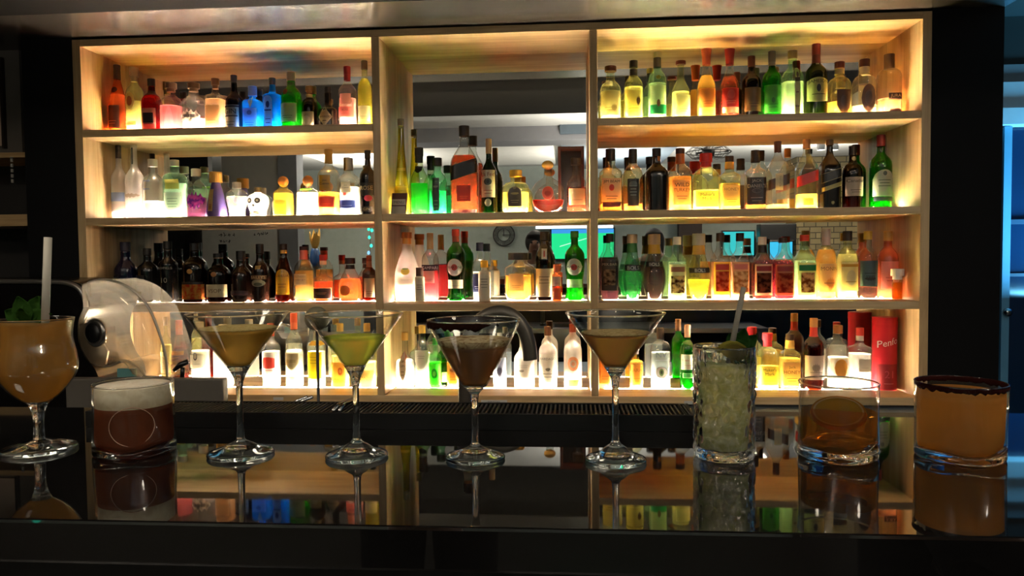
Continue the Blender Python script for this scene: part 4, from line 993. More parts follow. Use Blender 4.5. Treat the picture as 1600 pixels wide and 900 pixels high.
B(4, 2, 1271, 497, 31, 'std', 'brown', '#3a1408', .56, '#b89060', [('rect', .14, .48, .92, '#e8dcd0', None, '#a09488', {'lines': 1, 'extra': [('splash', .24, .4, .4, '#b0a498')]})], 'brown rum bottle with white label and red banded neck', 'rum_bottle', foil='#c83c38', foilz=(.74, .9))
B(4, 2, 1309, 508, 32, 'dome', 'clear', '#fbf4e8', .5, '#8a5c34', [('rect', .16, .5, .84, '#f4e4c8', None, '#b8946c', {'lines': 0}), ('oval', .2, .48, .6, '#f0b850', None, '#c08028', {'xo': .1, 'lines': 0, 'border': '#e0a040'})], 'clear gin bottle with round orange label', 'gin_bottle')
B(4, 2, 1343, 512, 35, 'rect', 'clear', '#fcf4ec', .58, '#d04038', [('rect', .3, .5, .55, '#f0e8d8', None, '#a89c8c', {'xo': .15, 'border': '#d0c8b8', 'lines': 1})], 'square clear gin bottle with red cap next to the red tube', 'gin_bottle', n=4, foil='#e8dccc', foilz=(.79, .9))

# keep neighbours from touching and everyone inside the bay
for _ in range(60):
    for i, a in enumerate(BOT):
        lo, hi = ((XL, D1a), (D1b, D2a), (D2b, XR))[a[1]]
        a[2] = min(max(a[2], lo + a[4] + .004), hi - a[4] - .004)
        for b in BOT[:i]:
            if a[:2] != b[:2]:
                continue
            dy = abs(a[3] - b[3])
            need = a[4] + b[4] + .001
            if dy >= (a[5] + b[5]):
                continue
            need = need * math.sqrt(max(0.0, 1 - (dy / (a[5] + b[5])) ** 2))
            dx = a[2] - b[2]
            if abs(dx) < need:
                e = (need - abs(dx)) / 2 * (1 if dx > 0 else -1)
                a[2] += e
                b[2] -= e
for a, r_ in zip(BOT, ROOTS):
    r_.location.x = a[2]

# ---- other things standing on the shelves
p = at(1389, 560, YB)
p.x = min(p.x, XR - 18 * depth(p) / F - .006)
zt = at(1390, 495, YB).z
rt = 18 * depth(p) / F
t = thing('gift_tube', 'tall red cardboard bottle tube with white script, end of the lowest shelf', 'gift tube', (p.x, YB, S4 + 0.0025))
Ht = zt - S4 - 0.0025
lathe('tube_body', [(0, 0), (rt, 0), (rt, Ht * .36), (rt, Ht - .03), (0, Ht - .03)], plain('#c81c2c', 0.4), t, smooth=False)
lathe('lid', [(0, Ht - .03), (rt + .001, Ht - .03), (rt + .001, Ht - .001), (rt, Ht), (0, Ht)], plain('#cc2030', 0.4), t, smooth=False)
cyl = lambda x, z, off: Vector((x, -math.sqrt(max(1e-8, rt * rt - min(abs(x), rt * .98) ** 2)) - off, z))
L = Label(cyl)
L.patch('rect', .004, Ht * .36, rt * .97, 'dull:#8e1420', 0)
L.text('21', Ht * .22, .03, rt * .5, 'dull:#b84858', 0)
L.patch('rect', Ht * .09, Ht * .094, rt * .4, 'dull:#e0a0a0', 0, .0012)
L.build('label', t)
Label(cyl).text('Penfo', Ht * .66, .034, rt * .8, 'dull:#f0e4e0', -.002, .0008, .25).build('lettering_pattern', t)

p0, p1 = at(602, 318, YB - .068), at(628, 318, YB - .068)
zt = at(612, 302, YB - .068).z
t = thing('folded_menu_card', 'small folded brown card standing before the tall yellow bottle', 'card', (D1b + .008 + (p1.x - p0.x) / 2, YB - .068, S2 + .0012), 0.08)
hw, hc = (p1.x - p0.x) / 2, zt - S2 - .001
prism('card', [(-hw, 0), (hw - .008, 0), (hw, hc), (-hw + .008, hc)], -.002, .002, plain('#5a3424', 0.6), t)
prism('back_leaf', [(-hw, 0), (hw - .008, 0), (hw, hc), (-hw + .008, hc)], .012, .015, plain('#4a2c20', 0.6), t)
flat = lambda x, z, off: Vector((x, -.002 - off, z))
L = Label(flat)
L.patch('rect', hc * .06, hc * .4, hw * .8, '#d8d4c4', -.003).patch('rect', hc * .45, hc * .72, hw * .8, '#e0dcd0', 0)
L.text('MENU', hc * .58, hc * .12, hw * .6, '#3a3430')
L.build('label', t)

p0, p1 = at(872, 280, YM - .075), at(913, 280, YM - .075)
zt = at(890, 229, YM - .075).z
t = thing('presentation_case', 'tall open presentation case, brown sides and black lining, behind a cognac bottle', 'bottle case', ((p0.x + p1.x) / 2, YM - .04, S2 + .0005))
hw, hc = (p1.x - p0.x) / 2, zt - S2
BRN = plain('#4a2616', 0.4)
boxes('frame', [(-hw, -hw + .012, -.035, .035, 0, hc), (hw - .012, hw, -.035, .035, 0, hc), (-hw + .012, hw - .012, -.035, .035, hc - .012, hc), (-hw + .012, hw - .012, -.035, .035, 0, .012)], BRN, t)
box('lining', -hw + .012, hw - .012, .025, .034, .012, hc - .012, plain('#0d0a09', 0.6), t)

# ---- worktop and cupboards behind the bar
ST2 = plain('#8fa0ac', 0.32, 0.7, key='worktop_steel')
WT = S4 - TH - .012
t = thing('back_counter', 'steel topped back counter under the lit bottle shelves', 'counter', (0, 0, 0))
box('worktop', XLO + .002, XRO - .002, 2.4, Y0 + .355, WT - .03, WT, ST2, t, .003)
box('worktop_end', -2.9, XLO + .001, 2.4, Y0 - .003, WT - .03, WT, ST2, t, .003)
for i in range(6):
    a = -2.85 + i * .74
    box('cupboard_door', a, a + .72, 2.47, 2.5, .12, WT - .04, plain('#3a3028', 0.5), t, .003)
box('plinth', -2.88, XRO - .01, 2.5, Y0 - .004, 0, WT - .03, plain('#141414', 0.6), t)
box('plinth', XLO + .01, XRO - .01, Y0 + .02, YM, WT + .0005, S4 - TH, plain('#141414', 0.6), unit)
t = thing('under_bar_sink', 'low steel sink bench hidden behind the bar top', 'sink bench', (0, 0, 0))
boxes('bench_top', [(-1.3, -.12, 1.16, 1.66, .84, .87), (.05, 1.3, 1.16, 1.66, .84, .87), (-.12, .05, 1.16, 1.3, .84, .87), (-.12, .05, 1.55, 1.66, .84, .87)], STEEL, t)
boxes('bowl', [(-.12, .05, 1.3, 1.55, .66, .67), (-.13, -.12, 1.3, 1.55, .67, .84), (.05, .06, 1.3, 1.55, .67, .84), (-.12, .05, 1.29, 1.3, .67, .84), (-.12, .05, 1.55, 1.56, .67, .84)], STEEL, t)
for xx in (-1.27, 1.24):
    for yy in (1.18, 1.6):
        box('leg', xx, xx + .03, yy, yy + .03, 0, .84, STEEL, t)

# ---- the bar
m, t_, o_ = newmat('black_granite')
tc_ = nd(t_, 'TexCoord')
vz = nd(t_, 'TexNoise', Scale=180.0, Detail=4.0)
t_.links.new(tc_.outputs['Object'], vz.inputs['Vector'])
rp = nd(t_, 'ValToRGB')
rp.color_ramp.elements[0].position, rp.color_ramp.elements[1].position = .55, .8
rp.color_ramp.elements[0].color, rp.color_ramp.elements[1].color = (.004, .0038, .0036, 1), (.007, .0065, .006, 1)
t_.links.new(vz.outputs['Fac'], rp.inputs[0])
pb_ = nd(t_, 'BsdfPrincipled', Roughness=0.035, IOR=1.75)
t_.links.new(rp.outputs[0], pb_.inputs['Base Color'])
n2 = nd(t_, 'TexNoise', Scale=6.0, Detail=5.0)
t_.links.new(tc_.outputs['Object'], n2.inputs['Vector'])
rr_ = nd(t_, 'MapRange')
for k, v in (('From Min', .35), ('From Max', .75), ('To Min', .012), ('To Max', .04)):
    rr_.inputs[k].default_value = v
t_.links.new(n2.outputs['Fac'], rr_.inputs['Value'])
t_.links.new(rr_.outputs[0], pb_.inputs['Roughness'])
t_.links.new(pb_.outputs[0], o_.inputs[0])
GRANITE = m
t = thing('bar_counter', 'long polished black granite bar carrying the row of cocktails', 'bar counter', (0, 0, 0))
box('bar_top', -1.6, 2.3, .636, 1.137, BAR - .04, BAR, GRANITE, t, .003)
box('front_panel', -1.58, 2.28, .75, .79, 0, BAR - .04, plain('#0c0a09', 0.45), t)
box('back_panel', -1.58, 2.28, 1.07, 1.1, 0, BAR - .04, plain('#151413', 0.5), t)

# ---- rubber bar mat with drainage ribs
RUB = plain('#050505', 0.5, key='black_rubber', spec=.2)
x0, x1 = atz(120, 672, BAR).x, atz(1087, 672, BAR).x
xs = atz(1064, 660, BAR).x
ya, yb = 1.0, 1.082
hm = .0215
t = thing('bar_mat', 'long ribbed black rubber bar mat lying along the back of the bar', 'bar mat', (0, 0, BAR + .0004))
boxes('tray', [(x0, x1, ya, yb, 0, .012), (x0, x1, ya, ya + .006, .012, hm), (x0, x1, yb - .006, yb, .012, hm), (x0, x0 + .006, ya + .006, yb - .006, .012, hm), (x1 - .006, x1, ya + .006, yb - .006, .012, hm), (xs - .001, xs + .001, ya + .006, yb - .006, .012, hm)], RUB, t)
ribs, xx = [], x0 + .0105
while xx < x1 - .008:
    ribs.append((xx, xx + .0025, ya + .006, yb - .006, .012, hm - .001))
    xx += .0062
boxes('rib_pattern', ribs, plain('#161513', 0.45), t)

# ---- little shelf-edge labels, tongs
for px, py, wpx, txt, lab in ((435, 623, 16, None, 'tiny blank white sticker on the front edge of the lowest shelf, juicer end'), (772, 627.5, 41, 'RUM VODKA', 'white printed sticker on the shelf edge beside the tap post'), (1077, 629, 16, None, 'tiny white sticker on the shelf edge beside the tall icy glass')):
    p = at(px, py, Y0 - .003)
    hw = wpx / 2 * depth(p) / F
    o = box('shelf_label', -hw, hw, -.0012, 0, -.0065, .0065, paper('#c4c4c0', .1), None, .0003, (p.x, Y0 - .0028, p.z))
    tag(o, lab, 'label')
    if txt:
        L = Label(lambda x, z, off: Vector((x, -.0012 - off, z)))
        L.text(txt, 0, .006, hw * .85, '#5a5a5a')
        L.build('printed_line', o)
a_, b_ = atz(516, 648, BAR + hm), atz(545, 631, BAR + hm)
t = thing('bar_tongs', 'slim steel tongs lying across the ribbed rubber mat', 'tongs', (0, 0, 0))
tube('arm', [(a_.x, ya + .004, BAR + hm + .003), (b_.x - .01, yb - .03, BAR + hm + .003), (b_.x, yb + .004, BAR + hm + .004)], .0022, CHROME, t)
tube('arm', [(a_.x + .009, ya + .004, BAR + hm + .003), (b_.x - .002, yb - .03, BAR + hm + .003), (b_.x + .004, yb + .004, BAR + hm + .004)], .0022, CHROME, t)
q0, q1 = at(458, 629, 1.2), at(480, 620, 1.2)
t = thing('steel_ladle_handle', 'pair of steel handles poking up behind the rubber mat', 'utensil', (0, 0, 0))
for dx in (0, .009):
    tube('handle', [(q0.x + dx - .11, 1.21, .873), (q0.x + dx, 1.2, q0.z), (q1.x + dx, 1.2, q1.z)], .0028, CHROME, t)

# ---- gooseneck tap and ball topped tap handle
YT = 1.42
pts = [at(728, y, YT) for y in (640, 600, 560)] + [at(x, y, YT) for x, y in ((733, 528), (748, 503), (773, 489), (797, 492), (815, 509), (825, 533), (829, 562))]
pts = [Vector((pts[0].x, YT, .87))] + pts
GREYM = plain('#4c473f', 0.38, 0.6, key='dull_tap_metal')
t = thing('gooseneck_tap', 'dull grey gooseneck tap arching behind the espresso cocktail', 'tap', (0, 0, 0))
rad = 11.5 * depth(pts[4]) / F
tube('spout', spline(pts, 6), rad, GREYM, t, seg=20)
lathe('base_ring', [(0, 0), (rad * 1.6, 0), (rad * 1.5, .012), (rad * 1.02, .02), (0, .02)], GREYM, t, (pts[0].x, YT, .87))
p = at(495, 498, 1.5)
t = thing('ball_tap_handle', 'grey ball handle on a thin stem beside the rim of the green cocktail', 'tap handle', (p.x, 1.5, .87))
rb = 19 * depth(p) / F
lathe('ball', [(rb * math.sin(PI * i / 16), -rb * math.cos(PI * i / 16)) for i in range(17)], plain('#6a6450', 0.4), t, (0, 0, p.z - .87))
lathe('stem', [(0, 0), (.012, 0), (.012, .012), (.003, .02), (.003, p.z - .87 - rb * .9), (0, p.z - .87 - rb * .9)], BLACK, t, seg=16)

# ---- citrus juicer standing on the back counter
YJ = 2.62
Q = lambda x, y: (at(x, y, YJ).x, at(x, y, YJ).z)
t = thing('citrus_juicer', 'large black juicing machine with clear rounded cover, at the end of the bar', 'juicer', (0, 0, 0))
BLK = plain('#0c0b0b', 0.22, key='gloss_black')
out = spline([Q(-140, 437), Q(60, 437), Q(118, 441), Q(137, 458), Q(140, 480), Q(131, 500), Q(129, 530), Q(138, 562), Q(150, 580), Q(156, 600), Q(156, 640)], 6)
out = [(a.x, a.y) for a in out] + [(Q(156, 640)[0], WT), (Q(-140, 640)[0], WT)]
prism('body', out, YJ, YJ + .3, BLK, t)
rim = spline([Q(-140, 440), Q(60, 440), Q(112, 444), Q(131, 460), Q(136, 480)], 6)
tube('bezel', [(a.x, YJ - .004, a.y) for a in rim], .009, plain('#8c8880', 0.3, 0.8), t)
dome = spline([Q(136, 441), Q(164, 437), Q(200, 450), Q(228, 478), Q(247, 522), Q(257, 560), Q(259, 592)], 6)
inner = spline([Q(226, 590), Q(212, 572), Q(192, 564), Q(176, 570), Q(160, 573), Q(143, 561), Q(130, 530), Q(130, 500), Q(138, 478)], 6)
loop = [(a.x, a.y) for a in dome] + [(a.x, a.y) for a in inner]
n_ = len(loop)
cx_, cz_ = sum(a for a, b in loop) / n_, sum(b for a, b in loop) / n_
v, f = [], []
prof = [(YJ + .2, 1.0), (YJ + .02, 1.0), (YJ - .015, .985), (YJ - .04, .94), (YJ - .052, .86), (YJ - .056, .7), (YJ - .057, .4)]
for y, k in prof:
    v += [(cx_ + (a - cx_) * k, y, cz_ + (b - cz_) * k) for a, b in loop]
for i in range(len(prof) - 1):
    for k in range(n_):
        j = (k + 1) % n_
        f.append((i * n_ + k, i * n_ + j, (i + 1) * n_ + j, (i + 1) * n_ + k))
f.append(tuple((len(prof) - 1) * n_ + k for k in range(n_)))
mesh('clear_cover', v, f, thin_glass('juicer_cover', '#ece2d2', 0.2, 0.08, 0.7, 0.5), t)
tube('cover_rim', [(a, YJ + .01, b) for a, b in loop + loop[:1]], .005, plain('#b0a898', 0.25, 0.5), t)
kx, kz = Q(168, 517)
kb = lathe('knob', [(0, 0), (.05, 0), (.052, .012), (.04, .022), (.036, .018), (0, .016)], plain('#9a948c', 0.25, 0.9), t, (kx, YJ - .055, kz))
kb.rotation_euler = (PI / 2, 0, -.35)
kc = lathe('knob_cap', [(0, 0), (.037, 0), (.034, .008), (0, .01)], plain('#0a0a0a', 0.4), kb, (0, 0, .017))
pl_ = [Q(150, 500), Q(176, 548), Q(172, 568), Q(150, 566), Q(134, 540), Q(132, 508)]
prism('press_plate', [(a, b) for a, b in pl_], YJ - .03, YJ - .02, plain('#a09a90', 0.3, 0.8), t)
b0, b1 = Q(130, 586)[0], Q(368, 586)[0]
box('base_housing', b0, b1, YJ - .1, YJ - .06, WT, Q(300, 585)[1], plain('#5a554e', 0.55), t, .006)
zt = Q(300, 585)[1]
tube('juice_lever', [(Q(298, 585)[0], YJ - .06, zt - .004), (Q(299, 570)[0], YJ - .06, Q(299, 570)[1])], .008, BLK, t)
tube('lever_grip', [(Q(287, 575)[0], YJ - .07, Q(287, 575)[1]), (Q(296, 566)[0], YJ - .063, Q(296, 566)[1]), (Q(307, 561)[0], YJ - .058, Q(307, 561)[1])], [.006, .011, .009], BLK, t)
box('drip_window', Q(194, 580)[0], Q(222, 580)[0], YJ - .045, YJ - .03, Q(200, 588)[1], Q(200, 573)[1], plain('#5c8c8c', 0.15), t, .004)


# ------------------------------------------------------------------ cocktails
class Spot:
    """where a glass stands: measured from its foot's front edge and width, and heights along its axis"""

    def __init__(self, px, py, wpx):
        g = atz(px, py, BAR)
        r = wpx / 2 * depth(g) / F
        for _ in range(3):
            c = Vector((g.x * (1 + r / g.y), g.y + r, BAR))
            r = wpx / 2 * depth(c) / F
        self.c, self.r = c, r
        self.k = depth(c) / F

    def z(self, px, py):
        return at(px, py, self.c.y).z - BAR

    def w(self, wpx):
        return wpx / 2 * self.k


EPS = 0.0004
FOOT = glass('foot_glass', (.97, .98, .97), 1.5)
BOWL = thin_glass('bowl_glass', '#f6f7f4', 0.0, 0.01, 0.72, 0.55)


def foot_stem(t, R, zk, rk, rs, zb, rb, zbowl):
    """solid foot and stem: R foot radius, knot height zk and radius rk, stem radius rs, widening from zb to rb at zbowl"""
    prof = [(0, 0), (R * .96, 0), (R, .0012), (R, .0026), (R * .97, .0042), (R * .8, .0066), (R * .55, .0098), (R * .36, zk * .72), (rk * 1.05, zk * .93), (rk, zk), (0, zk)]
    lathe('foot', prof, FOOT, t, seg=64)
    prof = [(0, zk + EPS), (rk * .8, zk + EPS), (rk * .82, zk + .002), (rs * 1.02, zk + .008), (rs * .95, zk + (zb - zk) * .5), (rs, zb - .012), (rs * 1.25, zb - .003)]
    n = 6
    for i in range(1, n + 1):
        u = i / n
        prof.append((rs * 1.25 + (rb - rs * 1.25) * u ** 1.3, zb - .003 + (zbowl - zb + .003) * u))
    prof.append((0, zbowl))
    lathe('stem', prof, FOOT, t, seg=32)


def bowl_shell(t, outer, th, name='bowl', seg=72):
    """open glass shell: OUTER (r, z) from bottom to rim, wall thickness th"""
    inner = [(max(r - th, .0004), z + (th * .5 if i == 0 else 0)) for i, (r, z) in enumerate(outer)]
    rim_r, rim_z = outer[-1]
    prof = [(0, outer[0][1])] + outer + [(rim_r - th * .3, rim_z + th * .5), (rim_r - th * .8, rim_z + th * .4)] + inner[::-1] + [(0, inner[0][1])]
    return lathe(name, prof, BOWL, t, seg=seg)


def rim_ring(t, r, z, m=None):
    return lathe('rim', [(r + .0011 * math.cos(2 * PI * i / 8), z + .0011 * math.sin(2 * PI * i / 8)) for i in range(8)], m or FOOT, t, seg=72, closed=True)


def martini(label, fx, fy, fw, rx_, ry_, rw, ly, by, bw, sy, ky, liq, foam=None, fh=0.0, round_=False, swirl=None):
    s = Spot(fx, fy, fw)
    t = thing('martini_glass', label, 'cocktail', (s.c.x, s.c.y, BAR + EPS), 0, 'martini cocktails on the bar')
    zr, zl, zb, zs, zk = s.z(rx_, ry_), s.z(rx_, ly), s.z(rx_, by), s.z(fx, sy), s.z(fx, ky)
    Rr, Rb = s.w(rw), s.w(bw)
    zk = max(.014, zk)
    foot_stem(t, s.r, zk, s.w(15), s.w(10.4), zs, Rb * .97, zb - EPS)
    N = 14

    def ro(z):
        u = (z - zb) / (zr - zb)
        return Rb + (Rr - Rb) * (u if not round_ else (1 - (1 - u) ** 1.12) * 1.0)
    th = .0014
    outer = [(ro(zb + (zr - zb) * i / N), zb + (zr - zb) * i / N) for i in range(N + 1)]
    bowl_shell(t, outer, th)
    rim_ring(t, Rr - .0006, zr + .0008)
    z0 = zb + .0012
    zf = zl - fh
    M = 10
    prof = [(0, z0)] + [(ro(z0 + (zf - z0) * i / M) - th - .0003, z0 + (zf - z0) * i / M) for i in range(M + 1)] + [(0, zf)]
    lathe('drink', prof, drink(liq), t, seg=56)
    if foam:
        prof = [(0, zf + .0001), (ro(zf) - th - .0004, zf + .0001), (ro(zl) - th - .0004, zl - .0006), (ro(zl) - th - .002, zl), (ro(zl) * .5, zl + .0005), (0, zl + .0006)]
        lathe('foam', prof, foam if isinstance(foam, bpy.types.Material) else plain(foam, 0.8, spec=.1), t, seg=56)
    return s, t, ro, zr, zl


def foam_mat(key, a, b, scale):
    if key in MC:
        return MC[key]
    m, t, out = newmat(key)
    tc = nd(t, 'TexCoord')
    nz = nd(t, 'TexNoise', Scale=scale, Detail=4.0, Distortion=1.5)
    t.links.new(tc.outputs['Object'], nz.inputs['Vector'])
    rp = nd(t, 'ValToRGB')
    rp.color_ramp.elements[0].position, rp.color_ramp.elements[1].position = .36, .62
    rp.color_ramp.elements[0].color, rp.color_ramp.elements[1].color = (*lin(a), 1), (*lin(b), 1)
    t.links.new(nz.outputs['Fac'], rp.inputs[0])
    df, tl = nd(t, 'BsdfDiffuse'), nd(t, 'BsdfTranslucent')
    t.links.new(rp.outputs[0], df.inputs[0])
    t.links.new(rp.outputs[0], tl.inputs[0])
    t.links.new(mixs(t, .4, df.outputs[0], tl.outputs[0]), out.inputs[0])
    return m


martini('martini glass of cloudy golden cocktail with thin froth', 377, 725, 101, 371, 491, 153, 512, 572, 37, 592, 686, '#ffe08c', foam_mat('gold_froth', '#b89a58', '#d8c890', 260), .0016)
martini('martini glass of pale green cocktail, next to the grey ball handle', 558, 728, 97, 551.5, 492, 149, 526, 571, 36, 592, 687, '#f2fa9c')
s3, t3, ro3, zr3, zl3 = martini('martini glass of dark espresso cocktail with half its rim coated in chocolate', 743, 730, 93, 741.5, 501, 144, 530, 602, 40, 613, 694, '#c8a078', foam_mat('espresso_foam', '#8a6a48', '#d8c8a0', 90), .0075, round_=True)
martini('martini glass of creamy brown cocktail under a thin tan froth', 962, 735, 96, 963, 490.5, 153, 519, 573, 36, 590, 691, '#fccb92', foam_mat('tan_froth', '#9a8258', '#c0aa7c', 120), .002)


def crust(t, name, radius, z, a0, a1, size, m, drop=0.0, seed=1, tilt=None, n=140):
    """powder stuck on a rim: a lumpy ring from angle a0 to a1"""
    v, f, sg = [], [], 10
    for i in range(n + 1):
        a = a0 + (a1 - a0) * i / n
        e = min(1.0, 14 * i / n, 14 * (n - i) / n) if a1 - a0 < 2 * PI - .01 else 1.0
        for k in range(sg):
            b = 2 * PI * k / sg
            q = Vector((math.cos(a) * 60 * radius, math.sin(a) * 60 * radius, seed * 7.0))
            nz = noise.noise(q * 5 + Vector((k * .9, 0, 0))) * .55 + noise.noise(q * 12 + Vector((0, k * 1.7, 3))) * .3
            sr = size * (1 + nz) * e + .0002
            dz = -drop * max(0, -math.sin(b)) * (1.0 + .9 * noise.noise(q * 3)) * e
            rr_ = radius + math.cos(b) * sr * .62
            v.append((math.cos(a) * rr_, math.sin(a) * rr_, z + math.sin(b) * sr + dz))
    for i in range(n):
        for k in range(sg):
            j = (k + 1) % sg
            f.append((i * sg + k, (i + 1) * sg + k, (i + 1) * sg + j, i * sg + j))
    return mesh(name, v, f, m, t)


CHOC = plain('#1e0c06', 0.9, key='chocolate_powder', noise_amt=.4, spec=.05)
crust(t3, 'chocolate_rim', ro3(zr3) - .0005, zr3 - .001, math.radians(68), math.radians(298), .0015, CHOC, .0045, 3, n=260)

# ---- hurricane glass of orange juice, straw and mint
s = Spot(62.5, 719, 107)
tH = thing('hurricane_glass', 'curvy footed glass of orange cocktail with mint and white straw', 'cocktail', (s.c.x, s.c.y, BAR + EPS))
zz = lambda py: s.z(56, py)
knot = max(.014, s.z(62, 692))
foot_stem(tH, s.r, knot, s.w(20), s.w(15), zz(640), s.w(30), zz(630))
outer = spline([(s.w(30), zz(630) + EPS), (s.w(72), zz(613)), (s.w(105), zz(590)), (s.w(114), zz(573)), (s.w(109), zz(551)), (s.w(101), zz(530)), (s.w(102), zz(515)), (s.w(107), zz(500))], 4)
outer = [(a.x, a.y) for a in outer]
bowl_shell(tH, outer, .0016)
rim_ring(tH, outer[-1][0] - .0006, outer[-1][1] + .0008)
zfl = zz(504)
inn = [(max(.001, r - .002), z) for r, z in outer if z < zfl]
lathe('drink', [(0, inn[0][1] + .0018)] + [(r, max(z, inn[0][1] + .0018)) for r, z in inn] + [(inn[-1][0], zfl), (0, zfl)], drink('#e0b670', None, .8, .5, .42), tH, seg=56)
HC = Vector((s.c.x, s.c.y, BAR))
WSTRAW = plain('#a8a396', 0.6, key='paper_straw')


def straw(label, top, bot, rad, m, name='straw'):
    d = (bot - top)
    t = thing(name, label, 'straw', tuple(bot))
    seg = 20
    a = d.normalized()
    u = a.orthogonal().normalized()
    w_ = a.cross(u)
    v, f = [], []
    for p, r in ((top, rad), (bot, rad), (bot, rad * .86), (top, rad * .86)):
        v += [p - bot + (u * math.cos(2 * PI * i / seg) + w_ * math.sin(2 * PI * i / seg)) * r for i in range(seg)]
    for q in range(4):
        for i in range(seg):
            j = (i + 1) % seg
            f.append((q * seg + i, q * seg + j, ((q + 1) % 4) * seg + j, ((q + 1) % 4) * seg + i))
    mesh('straw_wall', v, f, m, t)
    return t


straw('white paper straw standing in the orange cocktail', at(75, 371, HC.y - .005), at(70.5, 505, HC.y - .012), s.w(11.5), WSTRAW)


def leaf(t, base, d, up, ln, wd, m, name='leaf', droop=.3):
    """one serrated mint leaf from BASE along D"""
    d = Vector(d).normalized()
    up = Vector(up)
    up = (up - d * up.dot(d)).normalized()
    sd = d.cross(up)
    v, f, n = [], [], 14
    for i in range(n + 1):
        u = i / n
        w_ = wd * (math.sin(PI * u ** .8) ** .8 if 0 < u < 1 else 0) * (1 + .1 * math.sin(u * 44))
        c = Vector(base) + d * ln * u - up * droop * ln * u * u
        for k in range(-3, 4):
            x = k / 3
            v.append(c + sd * w_ * x + up * (abs(x) ** 1.5 * wd * .35 + .0006 * math.sin(u * 30 + abs(x) * 3)))
    for i in range(n):
        for k in range(6):
            a = i * 7 + k
            f.append((a, a + 1, a + 8, a + 7))
    o = mesh(name, v, f, m, t)
    o.modifiers.new('thickness', 'SOLIDIFY').thickness = .0004
    return o


MINT = drink('#2c4a1c', 'mint_leaf', .35, clear=0)
MINTD = drink('#24401c', 'dark_mint_leaf', .35, clear=0)
pm0 = at(45, 504, HC.y)
tm = thing('mint_sprig', 'sprig of fresh mint on top of the orange cocktail', 'mint', tuple(pm0))
for dx, dz, y, ln, wd in ((-.35, 1, -.2, .034, .0125), (.35, 1, .1, .034, .0125), (-.9, .55, -.4, .03, .012), (.95, .35, -.6, .038, .012), (.1, .6, -.9, .026, .0105), (-.2, .7, .8, .03, .012)):
    leaf(tm, (0, 0, 0), (dx, y * .6, dz), (0, -1, .4), ln, wd, MINT, droop=.15)
tube('sprig_stem', [(0, 0, .004), (.001, 0, -.012)], .0012, MINT, tm, seg=8)


# ---- tumblers
def tumbler(t, R0, R1, H, zfloor, tilt, liq, zl, nb=3.2, twist=.5, foam=None, fh=0):
    """thick based tumbler: rounded square wavy base turning into a round rim"""
    seg = 72
    th = .0022

    def sec(u, r, z, wob):
        n = 2 + (nb - 2) * max(0, 1 - u * 1.5)
        out = []
        for i in range(seg):
            a = 2 * PI * i / seg
            b = a + twist * (1 - u)
            c, s_ = abs(math.cos(b)), abs(math.sin(b))
            k = (c ** n + s_ ** n) ** (-1 / n)
            k = 1 + (k - 1) * .45
            out.append(Vector((r * k * math.cos(a), r * k * math.sin(a), z + wob * math.cos(3 * a + 1.1) + (tilt * math.cos(a - .5) if wob else 0))))
        return out
    base = [sec(0, R0 * .55, .0028, 0), sec(0, R0 * .86, .0004, 0), sec(0, R0 * .95, 0, 0), sec(0, R0 * .99, .0016, 0)]
    for i in range(1, 5):
        z = .0016 + (zfloor - .0016) * i / 4
        base.append(sec(z / H, R0 + (R1 - R0) * z / H, z, 0 if i < 4 else .0022))
    base.append([Vector((p.x * .93, p.y * .93, p.z - .0004)) for p in base[-1]])
    base.append([Vector((p.x * .5, p.y * .5, p.z + .0012)) for p in base[-2]])
    loft('base', base, FOOT, t)
    rings = []
    for i in range(0, 15):
        z = zfloor + (H - zfloor) * i / 14
        rings.append(sec(z / H, R0 + (R1 - R0) * z / H, z + (.0003 if i == 0 else 0), .0022 if i == 0 else (.001 if i == 1 else 0)))
    loft('wall', rings, thin_glass('tumbler_wall', '#eceeea', .03, .01, .5, .75), t, False, False)
    rim_ring(t, R1 - .0006, H)
    rl = []
    zt_ = zl - fh
    for i in range(0, 9):
        z = zfloor + .0012 + (zt_ - zfloor - .0012) * i / 8
        uu = z / H
        rl.append(sec(uu, R0 + (R1 - R0) * uu - th - .0004 - (.0014 if i == 0 else 0), z, .0022 if i == 0 else (.0012 if i == 1 else 0)))
    loft('drink', rl, liq, t)
    if foam:
        rf_ = []
        for i, (z, k) in enumerate(((zt_ + .0002, 1), (zl - .001, 1), (zl, .97), (zl + .0006, .6))):
            uu = z / H
            rf_.append(sec(uu, (R0 + (R1 - R0) * uu - th - .0004) * k, z, 0))
        loft('foam', rf_, foam, t)
    return sec


s = Spot(212, 722, 116)
t = thing('rocks_glass', 'short tumbler of dark pink drink under a thick white foam', 'cocktail', (s.c.x, s.c.y, BAR + EPS), .2, 'short tumblers on the bar')
H = s.z(210, 598)
tumbler(t, s.w(113), s.w(116), H, s.z(210, 693), .001, drink('#b06a4c', None, .7, .4, .45), s.z(210, 601), foam=foam_mat('white_foam', '#e6dac4', '#f6eedc', 60), fh=s.z(210, 601) - s.z(210, 632))
ringp = [(math.cos(a) * s.w(62), -math.sqrt(max(0, s.w(113) ** 2 - (math.cos(a) * s.w(62)) ** 2)) + .0012, s.z(210, 657) + math.sin(a) * s.w(58)) for a in [PI * 2 * i / 40 for i in range(41)]]
tube('embossed_ring', [Matrix.Rotation(.27, 3, 'Z') @ Vector(p) for p in ringp], .0005, plain('#b88c78', .25), t, seg=8, caps=False)

